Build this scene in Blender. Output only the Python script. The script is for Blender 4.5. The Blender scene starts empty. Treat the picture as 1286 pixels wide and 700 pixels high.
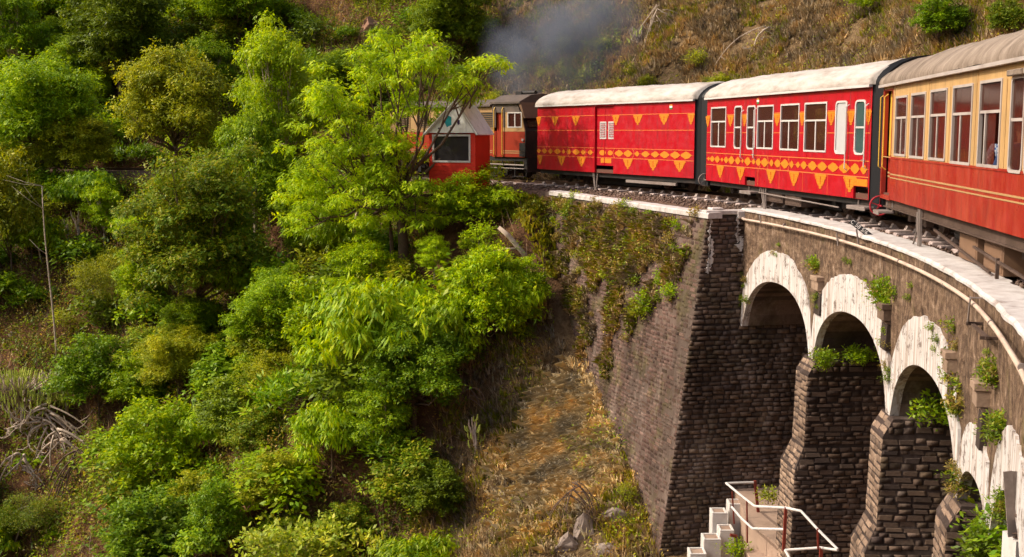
import bpy, bmesh, math, random
import numpy as np
from mathutils import Vector, Matrix

# ------------------------------------------------------------------ camera, sky, sun
SC = bpy.context.scene
SC.render.engine = 'CYCLES'
SC.render.resolution_x = 1024; SC.render.resolution_y = 557
COL = SC.collection
ZC = 1.855; FOC = 1497.0; PITCH = .123
cd = bpy.data.cameras.new('camera'); cam = bpy.data.objects.new('camera', cd); COL.objects.link(cam)
cam.location = (0, 0, ZC); cam.rotation_euler = (math.pi/2-PITCH, 0, 0)
cd.sensor_width = 36; cd.lens = 36*FOC/1286; cd.clip_start = .1; cd.clip_end = 800
SC.camera = cam
SUN_EL = math.radians(40); SUN_AZ = math.radians(-93)      # azimuth clockwise from +Y (forward)
W = bpy.data.worlds.new('World'); SC.world = W; W.use_nodes = True
wn = W.node_tree; sky = wn.nodes.new('ShaderNodeTexSky'); sky.sky_type = 'NISHITA'; sky.sun_disc = False
sky.sun_elevation = SUN_EL; sky.sun_rotation = SUN_AZ; sky.dust_density = 6; sky.ozone_density = .3; sky.air_density = .9
bg = wn.nodes['Background']; bg.inputs[1].default_value = .15
wn.links.new(sky.outputs[0], bg.inputs[0])
sl = bpy.data.lights.new('sun', 'SUN'); sl.energy = 2.6; sl.angle = math.radians(1.2); sl.color = (1, .88, .72)
so = bpy.data.objects.new('sun', sl); COL.objects.link(so)
sd = Vector((math.sin(SUN_AZ)*math.cos(SUN_EL), math.cos(SUN_AZ)*math.cos(SUN_EL), math.sin(SUN_EL)))
so.rotation_euler = sd.to_track_quat('Z', 'Y').to_euler(); so.location = (-20, 20, 40)
SC.view_settings.view_transform = 'Standard'; SC.view_settings.look = 'None'
SC.view_settings.exposure = .46; SC.view_settings.gamma = 1
SC.cycles.max_bounces = 6; SC.cycles.transparent_max_bounces = 8; SC.cycles.volume_bounces = 0

rng = np.random.default_rng(7); R = random.Random(5)
PI = math.pi
def rad(a): return a*PI/180

# ------------------------------------------------------------------ terrain height
CX, CY = -29.0, 20.5                     # centre of the railway curve
def _h(ix, iy, s):
    n = (ix*374761393+iy*668265263+s*974634777) & 0xffffffff
    n = ((n ^ (n >> 13))*1274126177) & 0xffffffff
    return ((n ^ (n >> 16)) & 0xffff)/65535.0
def vnoise(x, y, s=0):
    x = np.asarray(x, float); y = np.asarray(y, float)
    ix = np.floor(x).astype(np.int64); iy = np.floor(y).astype(np.int64)
    fx = x-ix; fy = y-iy; fx = fx*fx*(3-2*fx); fy = fy*fy*(3-2*fy)
    a = _h(ix, iy, s); b = _h(ix+1, iy, s); c = _h(ix, iy+1, s); d = _h(ix+1, iy+1, s)
    return (a+(b-a)*fx)+((c+(d-c)*fx)-(a+(b-a)*fx))*fy
def fbm(x, y, o=4, s=0):
    t = 0; a = 1.0; k = 0
    for i in range(o):
        t = t+a*(vnoise(x*2**i, y*2**i, s+i)-.5); k += a; a *= .5
    return t/k*2
def sst(a, b, x):
    t = np.clip((x-a)/(b-a), 0, 1); return t*t*(3-2*t)
EPH = [-60, 11.4, 12.5, 13.7, 15.7, 18.8, 21.8, 24.7, 27.2, 29.3, 31, 200]
EZ = [-7.6, -8.1, -7.5, -7.0, -6.27, -5.65, -4.7, -3.6, -2.1, -.5, -.3, -.3]
def polar(x, y):
    dx = np.asarray(x, float)-CX; dy = np.asarray(y, float)-CY
    ph = np.degrees(np.arctan2(dy, dx)); ph = np.where(ph < -120, ph+360, ph)
    return np.hypot(dx, dy), ph
def ground(x, y):
    x = np.asarray(x, float); y = np.asarray(y, float)
    r, ph = polar(x, y)
    ze = np.interp(ph, EPH, EZ)
    d = np.maximum(np.interp(ph, [26, 31], [33.4, 34.3])-r, 0)
    k = np.interp(ph, [-60, 8, 14, 25, 35, 60, 200], [.35, .5, .75, .85, .95, 1.0, 1.0])
    zin = ze-k*d
    zin = np.where(zin < -19, -19+(zin+19)*.15, zin)
    o = np.maximum(r-38.7, 0)
    zb = -.3+.15*np.minimum(o, .8)+1.0*np.maximum(o-.8, 0)*np.interp(o, [0, 10, 40], [1.0, .95, .8])
    zr = -7.0+1.25*np.maximum(r-39.5, 0)
    w = sst(12.3, 13.6, ph)
    zo = zb*w+np.minimum(zb, zr)*(1-w)
    t = sst(34.95, 35.5, r)
    z = zin*(1-t)+zo*t
    amp = np.clip((33.4-r)/3.5, 0, 1)+np.clip((r-39.5)/3, 0, 1)
    amp = np.where((ph < 13) & (r < 36), amp*.4, amp)
    return z+amp*(1.5*fbm(x/7.0, y/7.0, 4, 3)+.5*fbm(x/1.6, y/1.6, 3, 11))
def gz(x, y): return float(ground(x, y))
# a point on the sight line of a photo pixel at forward distance Y, and its inverse
def at(px, py, Y):
    a = (px-643)/FOC; b = (350-py)/FOC
    d = (a, math.cos(PITCH)+b*math.sin(PITCH), -math.sin(PITCH)+b*math.cos(PITCH))
    return Vector((d[0]*Y/d[1], Y, ZC+d[2]*Y/d[1]))
def proj(p):
    z = p[2]-ZC; d = p[1]*math.cos(PITCH)-z*math.sin(PITCH)
    if d < .5: return (-9999, -9999, d)
    return (643+FOC*p[0]/d, 350-FOC*(z*math.cos(PITCH)+p[1]*math.sin(PITCH))/d, d)
def pt(r, phi, z=0): return Vector((CX+r*math.cos(rad(phi)), CY+r*math.sin(rad(phi)), z))

# ------------------------------------------------------------------ object helpers
def tag(o, label=None, cat=None, group=None, kind=None):
    if label: o['label'] = label
    if cat: o['category'] = cat
    if group: o['group'] = group
    if kind: o['kind'] = kind
    return o
def empty(name, loc=(0, 0, 0), rz=0, label=None, cat=None, group=None):
    o = bpy.data.objects.new(name, None); COL.objects.link(o); o.location = loc
    o.rotation_euler = (0, 0, rz); o.empty_display_size = .2
    return tag(o, label, cat, group)
def mesh_np(name, V, F, mats=(), smooth=False, mi=None):
    V = np.asarray(V, np.float32); F = np.asarray(F, np.int32); n, k = F.shape
    me = bpy.data.meshes.new(name)
    me.vertices.add(len(V)); me.vertices.foreach_set('co', V.ravel())
    me.loops.add(n*k); me.loops.foreach_set('vertex_index', F.ravel())
    me.polygons.add(n); me.polygons.foreach_set('loop_start', np.arange(0, n*k, k, dtype=np.int32))
    for m in mats: me.materials.append(m)
    if mi is not None: me.polygons.foreach_set('material_index', np.asarray(mi, np.int32))
    me.update(calc_edges=True)
    if smooth: me.polygons.foreach_set('use_smooth', np.ones(n, bool))
    return me
def link(name, me, parent=None, loc=None):
    o = bpy.data.objects.new(name, me); COL.objects.link(o)
    if parent is not None: o.parent = parent
    if loc is not None: o.location = loc
    return o
class MB:
    """collects shapes, links them as ONE mesh object"""
    def __init__(s): s.v = []; s.f = []; s.m = []
    def add(s, vs, fs, m=0):
        b = len(s.v); s.v += [tuple(v) for v in vs]; s.f += [tuple(b+i for i in f) for f in fs]; s.m += [m]*len(fs)
    def box(s, x0, x1, y0, y1, z0, z1, m=0):
        s.add([(x0,y0,z0),(x1,y0,z0),(x1,y1,z0),(x0,y1,z0),(x0,y0,z1),(x1,y0,z1),(x1,y1,z1),(x0,y1,z1)],
              [(0,3,2,1),(4,5,6,7),(0,1,5,4),(1,2,6,5),(2,3,7,6),(3,0,4,7)], m)
    def hexa(s, p, m=0):      # 8 corners: bottom ring, top ring
        s.add(p, [(0,3,2,1),(4,5,6,7),(0,1,5,4),(1,2,6,5),(2,3,7,6),(3,0,4,7)], m)
    def bar(s, a, b, w, h=None, up=(0,0,1), m=0):
        a = Vector(a); b = Vector(b); h = h or w; d = (b-a).normalized(); up = Vector(up)
        if abs(d.dot(up)) > .98: up = Vector((1, 0, 0))
        x = d.cross(up).normalized()*w/2; y = x.cross(d).normalized()*h/2
        s.hexa([a-x-y, a+x-y, a+x+y, a-x+y, b-x-y, b+x-y, b+x+y, b-x+y], m)
    def tube(s, pts, rs, n=8, m=0, caps=True):
        pts = [Vector(p) for p in pts]
        if not hasattr(rs, '__len__'): rs = [rs]*len(pts)
        vs = []; fs = []; px = None
        for i, p in enumerate(pts):
            d = (pts[min(i+1, len(pts)-1)]-pts[max(i-1, 0)])
            if d.length < 1e-6: d = Vector((0, 0, 1))
            d.normalize()
            if px is None:
                u = Vector((0, 0, 1)) if abs(d.z) < .9 else Vector((1, 0, 0)); px = d.cross(u).normalized()
            else:
                px = (px-d*px.dot(d))
                px = px.normalized() if px.length > 1e-5 else d.orthogonal().normalized()
            py = d.cross(px)
            for k in range(n):
                a = 2*PI*k/n; vs.append(p+(px*math.cos(a)+py*math.sin(a))*rs[i])
        for i in range(len(pts)-1):
            for k in range(n):
                fs.append((i*n+k, i*n+(k+1) % n, (i+1)*n+(k+1) % n, (i+1)*n+k))
        if caps: fs.append(tuple(range(n))[::-1]); fs.append(tuple((len(pts)-1)*n+k for k in range(n)))
        s.add(vs, fs, m)
    def cyl(s, c, axis, r, L, n=16, m=0):
        c = Vector(c); ax = Vector(axis).normalized(); s.tube([c-ax*L/2, c+ax*L/2], r, n, m)
    def prism(s, poly, y0, y1, m=0):     # poly in (x,z), extruded along y
        n = len(poly)
        s.add([(x, y0, z) for x, z in poly]+[(x, y1, z) for x, z in poly],
              [tuple(range(n)), tuple(range(2*n-1, n-1, -1))]+[(i, i+n, (i+1) % n+n, (i+1) % n) for i in range(n)], m)
    def mesh(s, name, mats, smooth=False, bevel=0, fix=True):
        me = bpy.data.meshes.new(name); me.from_pydata(s.v, [], s.f)
        for m in (mats if isinstance(mats, (list, tuple)) else [mats]): me.materials.append(m)
        for p, k in zip(me.polygons, s.m): p.material_index = k; p.use_smooth = smooth
        if fix or bevel:
            bm = bmesh.new(); bm.from_mesh(me)
            if bevel: bmesh.ops.bevel(bm, geom=[e for e in bm.edges if e.calc_face_angle(0) > .5], offset=bevel, segments=1, affect='EDGES', clamp_overlap=True)
            bmesh.ops.recalc_face_normals(bm, faces=bm.faces); bm.to_mesh(me); bm.free()
        me.update(); return me
    def build(s, name, mats, parent=None, smooth=False, bevel=0, loc=None):
        return link(name, s.mesh(name, mats, smooth, bevel), parent, loc)
def copy_tree(o, parent=None):
    c = o.copy(); COL.objects.link(c); c.parent = parent
    for ch in list(o.children): copy_tree(ch, c)
    return c

# ------------------------------------------------------------------ materials
class NT:
    def __init__(s, name):
        s.m = bpy.data.materials.new(name); s.m.use_nodes = True; s.t = s.m.node_tree
        s.b = s.t.nodes['Principled BSDF']; s.out = s.t.nodes['Material Output']
    def n(s, typ, **kw):
        x = s.t.nodes.new('ShaderNode'+typ)
        for k, v in kw.items(): setattr(x, k, v)
        return x
    def l(s, a, b): s.t.links.new(a, b)
    def coord(s, scale=(1, 1, 1)):
        c = s.n('TexCoord'); mp = s.n('Mapping'); mp.inputs['Scale'].default_value = scale
        s.l(c.outputs['Object'], mp.inputs[0]); return mp.outputs[0]
    def noise(s, scale, detail=4, vec=None, rough=.6, dist=0):
        x = s.n('TexNoise'); x.inputs['Scale'].default_value = scale; x.inputs['Detail'].default_value = detail
        x.inputs['Roughness'].default_value = rough; x.inputs['Distortion'].default_value = dist
        s.l(vec if vec is not None else s.coord(), x.inputs['Vector']); return x.outputs[0]
    def ramp(s, fac, stops):
        x = s.n('ValToRGB'); e = x.color_ramp.elements
        while len(e) < len(stops): e.new(.5)
        for i, (p, c) in enumerate(stops):
            e[i].position = p; e[i].color = (c, c, c, 1) if not hasattr(c, '__len__') else tuple(c)+(1,)
        s.l(fac, x.inputs[0]); return x.outputs[0]
    def mix(s, fac, a, b, mode='MIX'):
        x = s.n('MixRGB', blend_type=mode)
        for i, v in ((0, fac), (1, a), (2, b)):
            if hasattr(v, 'is_linked'): s.l(v, x.inputs[i])
            elif i == 0: x.inputs[0].default_value = v
            else: x.inputs[i].default_value = tuple(v)+(1,)
        return x.outputs[0]
    def math(s, op, a, b=0):
        x = s.n('Math', operation=op)
        for i, v in ((0, a), (1, b)):
            if hasattr(v, 'is_linked'): s.l(v, x.inputs[i])
            else: x.inputs[i].default_value = v
        return x.outputs[0]
    def bump(s, h, st=.3, d=.05):
        x = s.n('Bump'); x.inputs['Strength'].default_value = st; x.inputs['Distance'].default_value = d
        s.l(h, x.inputs['Height']); s.l(x.outputs[0], s.b.inputs['Normal'])
    def done(s, col=None, rough=.7, metal=0, spec=.3):
        if col is not None:
            if hasattr(col, 'is_linked'): s.l(col, s.b.inputs['Base Color'])
            else: s.b.inputs['Base Color'].default_value = tuple(col)+(1,)
        if hasattr(rough, 'is_linked'): s.l(rough, s.b.inputs['Roughness'])
        else: s.b.inputs['Roughness'].default_value = rough
        s.b.inputs['Metallic'].default_value = metal; s.b.inputs['Specular IOR Level'].default_value = spec
        return s.m
    def island(s):
        g = s.n('NewGeometry'); o = s.n('ObjectInfo')
        return s.math('FRACT', s.math('ADD', g.outputs['Random Per Island'], o.outputs['Random']))
M = {}
def plain(name, col, rough=.6, var=.25, scale=6, metal=0, spec=.3, dirt=None, dscale=2.5, bump=0):
    t = NT(name); n = t.noise(scale, 5)
    c = t.mix(n, tuple(x*(1-var) for x in col), tuple(min(1, x*(1+var)) for x in col))
    if dirt is not None:
        d = t.ramp(t.noise(dscale, 6, rough=.7), [(.48, 0), (.68, 1)])
        c = t.mix(t.math('MULTIPLY', d, dirt[1]), c, dirt[0])
    if bump: t.bump(t.noise(scale*4, 4), bump, .02)
    M[name] = t.done(c, rough, metal, spec); return M[name]
def streaked(name, col, streak, amount=.5, rough=.5, hs=9, vs=.7, spec=.3, bump=0):
    """paint with run-down vertical streaks"""
    t = NT(name); v = t.coord((hs, hs, vs)); n = t.noise(1, 5, v, .65)
    f = t.math('MULTIPLY', t.ramp(n, [(.42, 0), (.7, 1)]), amount)
    n2 = t.noise(3, 5); c = t.mix(n2, tuple(x*.85 for x in col), tuple(min(1, x*1.12) for x in col))
    c = t.mix(f, c, streak)
    g_ = t.ramp(t.noise(1, 6, t.coord((6, 6, 1.1)), .7), [(.5, 0), (.68, 1)]); c = t.mix(t.math('MULTIPLY', g_, .45), c, tuple(x*.35+.012 for x in col))
    rr_ = t.ramp(t.noise(5, 5), [(.3, .26), (.7, .6)])
    rough = rr_ if rough < .4 else rough
    if bump: t.bump(n, bump, .02)
    M[name] = t.done(c, rough, 0, spec); return M[name]
def leafm(name, cols, trans=.38, rough=.5, tcol=None):
    t = NT(name); f = t.island(); c = t.ramp(f, [(i/(len(cols)-1), k) for i, k in enumerate(cols)])
    o = t.n('ObjectInfo'); hs = t.n('HueSaturation'); hs.inputs['Hue'].default_value = .487; hs.inputs['Saturation'].default_value = 1.05
    t.l(c, hs.inputs['Color']); mr = t.n('MapRange'); mr.inputs[3].default_value = .8; mr.inputs[4].default_value = 1.2
    t.l(o.outputs['Random'], mr.inputs[0]); t.l(mr.outputs[0], hs.inputs['Value'])
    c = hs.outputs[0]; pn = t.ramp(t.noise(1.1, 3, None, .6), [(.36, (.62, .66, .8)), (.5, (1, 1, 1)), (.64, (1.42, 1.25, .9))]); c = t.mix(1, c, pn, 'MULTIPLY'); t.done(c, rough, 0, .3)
    tr = t.n('BsdfTranslucent'); t.l(t.mix(1, c, tcol or (1.5, 1.35, .55), 'MULTIPLY'), tr.inputs[0])
    ms = t.n('MixShader'); ms.inputs[0].default_value = trans
    t.l(t.b.outputs[0], ms.inputs[1]); t.l(tr.outputs[0], ms.inputs[2]); t.l(ms.outputs[0], t.out.inputs[0])
    M[name] = t.m; return t.m
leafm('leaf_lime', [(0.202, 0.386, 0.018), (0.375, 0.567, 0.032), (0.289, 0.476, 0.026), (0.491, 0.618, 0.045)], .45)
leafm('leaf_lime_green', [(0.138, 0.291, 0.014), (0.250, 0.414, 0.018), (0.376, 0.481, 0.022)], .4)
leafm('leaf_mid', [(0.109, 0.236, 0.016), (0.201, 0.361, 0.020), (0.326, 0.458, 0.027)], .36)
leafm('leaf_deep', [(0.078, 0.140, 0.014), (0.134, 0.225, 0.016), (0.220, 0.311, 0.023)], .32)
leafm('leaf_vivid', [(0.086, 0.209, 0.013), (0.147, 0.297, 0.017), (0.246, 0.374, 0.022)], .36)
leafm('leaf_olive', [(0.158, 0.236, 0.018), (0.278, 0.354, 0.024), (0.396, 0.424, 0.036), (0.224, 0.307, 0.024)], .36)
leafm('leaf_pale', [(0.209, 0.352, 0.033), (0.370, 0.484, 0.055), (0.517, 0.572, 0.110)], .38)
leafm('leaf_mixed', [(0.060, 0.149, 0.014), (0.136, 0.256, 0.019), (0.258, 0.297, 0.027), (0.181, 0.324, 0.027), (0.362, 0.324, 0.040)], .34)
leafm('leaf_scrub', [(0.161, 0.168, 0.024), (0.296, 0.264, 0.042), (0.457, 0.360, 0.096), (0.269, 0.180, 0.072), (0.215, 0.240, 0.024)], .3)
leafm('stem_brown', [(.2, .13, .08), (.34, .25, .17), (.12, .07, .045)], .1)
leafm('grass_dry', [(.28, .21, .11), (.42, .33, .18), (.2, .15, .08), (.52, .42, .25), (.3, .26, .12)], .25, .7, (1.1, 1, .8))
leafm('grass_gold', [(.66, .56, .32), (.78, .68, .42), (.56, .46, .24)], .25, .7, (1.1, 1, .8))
leafm('grass_green', [(.16, .2, .015), (.27, .3, .02), (.12, .17, .015), (.36, .33, .04)], .3, .6)
plain('bark_brown', (.13, .085, .06), .9, .35, 12, bump=.4)
plain('bark_pale', (.5, .4, .31), .85, .3, 12, dirt=((.12, .08, .06), .6), bump=.3)
plain('euphorbia_skin', (.46, .52, .09), .7, .3, 9)
plain('iron_black', (.018, .016, .016), .6, .4, 8, dirt=((.07, .045, .035), .5))
plain('iron_brown', (.075, .048, .036), .7, .4, 7, dirt=((.15, .1, .08), .6))
plain('iron_grey', (.24, .2, .18), .6, .25, 8, .1, dirt=((.12, .08, .06), .6))
plain('rubber_black', (.012, .012, .014), .55, .3, 8)
plain('rail_steel', (.16, .1, .075), .45, .3, 10, .6, dirt=((.1, .06, .04), .5))
plain('sleeper_concrete', (.46, .37, .35), .85, .2, 8, dirt=((.2, .14, .11), .6), dscale=7, bump=.3)
plain('clip_pale', (.45, .38, .35), .8, .3, 20)
plain('white_trim', (.55, .52, .5), .5, .08, 10, dirt=((.35, .28, .25), .4))
plain('grey_trim', (.42, .37, .34), .55, .15, 10, dirt=((.2, .15, .12), .5))
plain('louvre_grey', (.42, .42, .42), .6, .1, 10)
plain('seat_maroon', (.16, .035, .025), .6, .2, 5)
plain('interior_brown', (.11, .05, .035), .7, .3, 4)
plain('brass_yellow', (.62, .38, .05), .45, .15, 10)
plain('motif_orange', (.6, .19, .012), .55, .25, 25)
plain('motif_line', (.62, .17, .04), .55, .15, 12)
plain('red_post', (.2, .03, .018), .6, .25, 12, dirt=((.1, .04, .03), .5))
plain('paint_white', (.56, .53, .5), .7, .08, 9, dirt=((.4, .34, .3), .45), dscale=5)
plain('brown_board', (.19, .11, .065), .75, .3, 5, dirt=((.1, .06, .045), .6))
plain('rock_grey', (.3, .24, .2), .9, .35, 3, dirt=((.14, .1, .08), .7), dscale=1.5, bump=.6)
plain('concrete_floor', (.34, .24, .18), .9, .25, 2.5, dirt=((.14, .09, .06), .7), dscale=1.2, bump=.3)
plain('shed_red', (.62, .03, .012), .55, .2, 4)
plain('loco_red', (.3, .03, .012), .4, .2, 3, dirt=((.2, .03, .015), .5))
plain('loco_cream', (.4, .25, .11), .5, .15, 4, dirt=((.3, .16, .08), .5))
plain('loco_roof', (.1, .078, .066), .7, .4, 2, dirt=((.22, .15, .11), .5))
plain('skin', (.3, .16, .1), .5, .1, 8); plain('hair_black', (.012, .01, .01), .5, .2, 30)
plain('navy_cloth', (.015, .03, .085), .8, .2, 20); plain('trouser_grey', (.06, .06, .07), .8, .2, 20)
plain('pipe_pale', (.55, .43, .34), .6, .15, 6, dirt=((.3, .2, .15), .6)); plain('white_rail', (.6, .57, .55), .5, .08, 10, dirt=((.35, .28, .25), .4))
plain('glass_dark', (.03, .028, .03), .15, .3, 3, spec=.5); plain('motif_teal', (.02, .3, .36), .5, .2, 20); plain('motif_plum', (.05, .02, .09), .5, .2, 20)
plain('rock_brown', (.26, .14, .09), .9, .35, 3, dirt=((.1, .06, .04), .7), dscale=1.5, bump=.6)
streaked('coach_red', (.4, .002, .011), (.32, .01, .02), .5, .33, 3, .5, .4)
streaked('cream_upper', (.52, .33, .14), (.36, .21, .09), .5, .5, 7, .6, .25)
streaked('cream_lower', (.28, .015, .008), (.44, .085, .04), .5, .32, 3.5, .8, .5)
t = NT('paint_arch'); n = t.noise(1, 4, t.coord((15, 15, .9)), .5); n2 = t.noise(4, 8, None, .8)
c = t.mix(t.noise(2, 4), (.5, .475, .46), (.62, .6, .58)); c = t.mix(t.math('MULTIPLY', t.ramp(n, [(.46, 0), (.62, 1)]), .65), c, (.3, .21, .15)); c = t.mix(t.math('MULTIPLY', t.ramp(n2, [(.53, 0), (.6, 1)]), .85), c, (.13, .09, .07))
t.bump(n2, .35, .03); M['paint_arch'] = t.done(c, .85, 0, .15)
streaked('gable_white', (.85, .84, .83), (.6, .56, .52), .3)
t = NT('roof_white'); n = t.noise(1.5, 6, t.coord((1, 3, 3)), .7)
c = t.ramp(n, [(.3, (.28, .24, .2)), (.46, (.42, .37, .33)), (.62, (.5, .46, .43))])
t.bump(t.noise(5, 4), .35, .04); M['roof_white'] = t.done(c, .75)
t = NT('roof_tan'); n = t.noise(1.2, 7, t.coord((3, 1, 1)), .7)
c = t.ramp(n, [(.3, (.12, .09, .07)), (.48, (.22, .17, .13)), (.66, (.31, .25, .2))])
t.bump(t.noise(6, 5, t.coord((2, .7, 1))), .8, .05); M['roof_tan'] = t.done(c, .85)
t = NT('glass'); t.done((.1, .035, .025), .08, 0, .5)  # maroon tint stands in for red-brown reflections in the panes
tr = t.n('BsdfTransparent'); tr.inputs[0].default_value = (.72, .62, .56, 1); ms = t.n('MixShader'); ms.inputs[0].default_value = .4
t.l(tr.outputs[0], ms.inputs[1]); t.l(t.b.outputs[0], ms.inputs[2]); t.l(ms.outputs[0], t.out.inputs[0]); M['glass'] = t.m
t = NT('glass_teal'); M['glass_teal'] = t.done(t.mix(t.noise(4, 3), (.03, .06, .065), (.05, .09, .095)), .12, 0, .6)
# check shirt
t = NT('check_shirt'); ck = t.n('TexChecker'); ck.inputs['Scale'].default_value = 38
t.l(t.coord(), ck.inputs[0]); ck.inputs[1].default_value = (.3, .34, .4, 1); ck.inputs[2].default_value = (.02, .06, .2, 1)
M['check_shirt'] = t.done(ck.outputs[0], .8)
# masonry (stones one by one tinted) and joint bed
def stone(name, cols, bright=None, bamt=0, moss=0, bump=.5):
    t = NT(name); f = t.island(); c = t.ramp(f, [(i/(len(cols)-1), k) for i, k in enumerate(cols)])
    c = t.mix(t.noise(18, 4), t.mix(1, c, (.65,)*3, 'MULTIPLY'), t.mix(1, c, (1.3,)*3, 'MULTIPLY'))
    if bright is not None:
        w = t.ramp(t.noise(1, 6, t.coord((.9, .9, .3)), .75), [(.52, 0), (.68, 1)])
        c = t.mix(t.math('MULTIPLY', w, bamt), c, bright)
    if moss:
        w = t.ramp(t.noise(.9, 6, None, .75), [(.5, 0), (.66, 1)])
        c = t.mix(t.math('MULTIPLY', w, moss), c, (.13, .13, .02))
    dk = t.ramp(t.noise(1, 5, t.coord((.8, .8, .35)), .7), [(.44, (1, 1, 1)), (.62, (.5, .48, .46))]); c = t.mix(1, c, dk, 'MULTIPLY')
    t.bump(t.noise(25, 4), bump, .015); M[name] = t.done(c, .88, 0, .2)
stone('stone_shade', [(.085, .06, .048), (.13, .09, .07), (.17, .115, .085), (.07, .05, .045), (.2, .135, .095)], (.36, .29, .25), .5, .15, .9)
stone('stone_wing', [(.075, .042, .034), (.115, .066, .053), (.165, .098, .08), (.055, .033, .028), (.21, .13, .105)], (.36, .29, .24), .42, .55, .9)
stone('stone_lit', [(.16, .11, .08), (.26, .18, .13), (.34, .24, .17), (.11, .08, .065)], (.5, .4, .33), .4)  # lighter copy for the pier ends, sunlight put into the stone colour
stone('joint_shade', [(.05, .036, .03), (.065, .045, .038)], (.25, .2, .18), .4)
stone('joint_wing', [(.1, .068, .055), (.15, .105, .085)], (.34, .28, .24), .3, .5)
stone('ballast_stone', [(.12, .075, .055), (.2, .13, .1), (.28, .2, .16), (.09, .06, .05)])
# spandrel: weathered, vertically streaked rubble
t = NT('spandrel_stone'); n = t.mix(.74, t.noise(1, 4, t.coord((17, 17, 1.5)), .5), t.noise(4.5, 9, None, .8)); n2 = t.noise(1.3, 7, None, .75)
c = t.ramp(n, [(.36, (.045, .028, .02)), (.45, (.11, .07, .048)), (.53, (.19, .125, .08)), (.6, (.3, .21, .15)), (.7, (.46, .38, .31))])
c = t.mix(t.math('MULTIPLY', t.ramp(n2, [(.48, 0), (.6, 1)]), .6), c, (.08, .055, .04))
g = t.ramp(t.noise(.8, 6, None, .7), [(.56, 0), (.68, 1)]); c = t.mix(t.math('MULTIPLY', g, .45), c, (.14, .13, .03))
vo = t.n('TexVoronoi'); vo.inputs['Scale'].default_value = 1; t.l(t.coord((6, 6, 9)), vo.inputs[0])
t.bump(t.math('ADD', n, t.math('MULTIPLY', vo.outputs[0], .6)), .9, .06); M['spandrel_stone'] = t.done(c, .92, 0, .15)
t = NT('coping_white'); n = t.noise(4, 7, None, .7)
c = t.ramp(n, [(.3, (.26, .215, .19)), (.42, (.43, .39, .37)), (.58, (.54, .51, .49))])
t.bump(t.noise(9, 5), .3, .03); M['coping_white'] = t.done(c, .85, 0, .2)
t = NT('ballast_bed'); c = t.ramp(t.noise(16, 6, None, .7), [(.3, (.05, .03, .022)), (.5, (.14, .085, .06)), (.7, (.24, .16, .12))])
t.bump(t.noise(20, 4), 1, .05); M['ballast_bed'] = t.done(c, .95, 0, .1)
# hillside soil: 'dry' attribute chooses between red earth and straw ground
t = NT('soil'); a = t.n('Attribute'); a.attribute_name = 'dry'
v = t.noise(1.3, 8, None, .75); w = t.noise(7, 6, None, .7)
earth = t.ramp(v, [(.3, (.035, .017, .01)), (.5, (.15, .075, .038)), (.66, (.26, .13, .065)), (.8, (.34, .19, .1))])
straw = t.ramp(t.mix(.5, v, w), [(.34, (.07, .045, .025)), (.45, (.17, .11, .055)), (.54, (.28, .19, .1)), (.62, (.15, .13, .045)), (.72, (.26, .2, .09))])
c = t.mix(a.outputs['Fac'], earth, straw)
t.bump(t.math('ADD', v, t.math('MULTIPLY', w, .5)), 1, .3); M['soil'] = t.done(c, .95, 0, .1)

# ------------------------------------------------------------------ hillside ground
xs = np.arange(-85, 62, .45); ys = np.arange(-30, 112, .45)
gx, gy = np.meshgrid(xs, ys); gzz = ground(gx, gy)
V = np.stack([gx, gy, gzz], -1).reshape(-1, 3); nx = len(xs)
i, j = np.meshgrid(np.arange(len(xs)-1), np.arange(len(ys)-1)); q = (j*nx+i).ravel()
F = np.stack([q, q+1, q+nx+1, q+nx], -1)
me = mesh_np('hillside', V, F, [M['soil']], True)
def dryness(x, y):
    r, ph = polar(x, y)
    a = sst(52, 36, ph)*sst(38, 40, r)
    b = sst(30, 20, ph)*sst(26, 30, r)*sst(34.6, 34.2, r)
    e = sst(62, 50, ph)*sst(38, 41, r)*.7
    return np.clip(np.maximum(np.maximum(a, b), e)+.4*fbm(x/3, y/3, 3, 40), 0, 1)
at_ = me.attributes.new('dry', 'FLOAT', 'POINT'); at_.data.foreach_set('value', dryness(V[:, 0], V[:, 1]).astype(np.float32))
tag(link('hillside', me), kind='structure')

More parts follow.
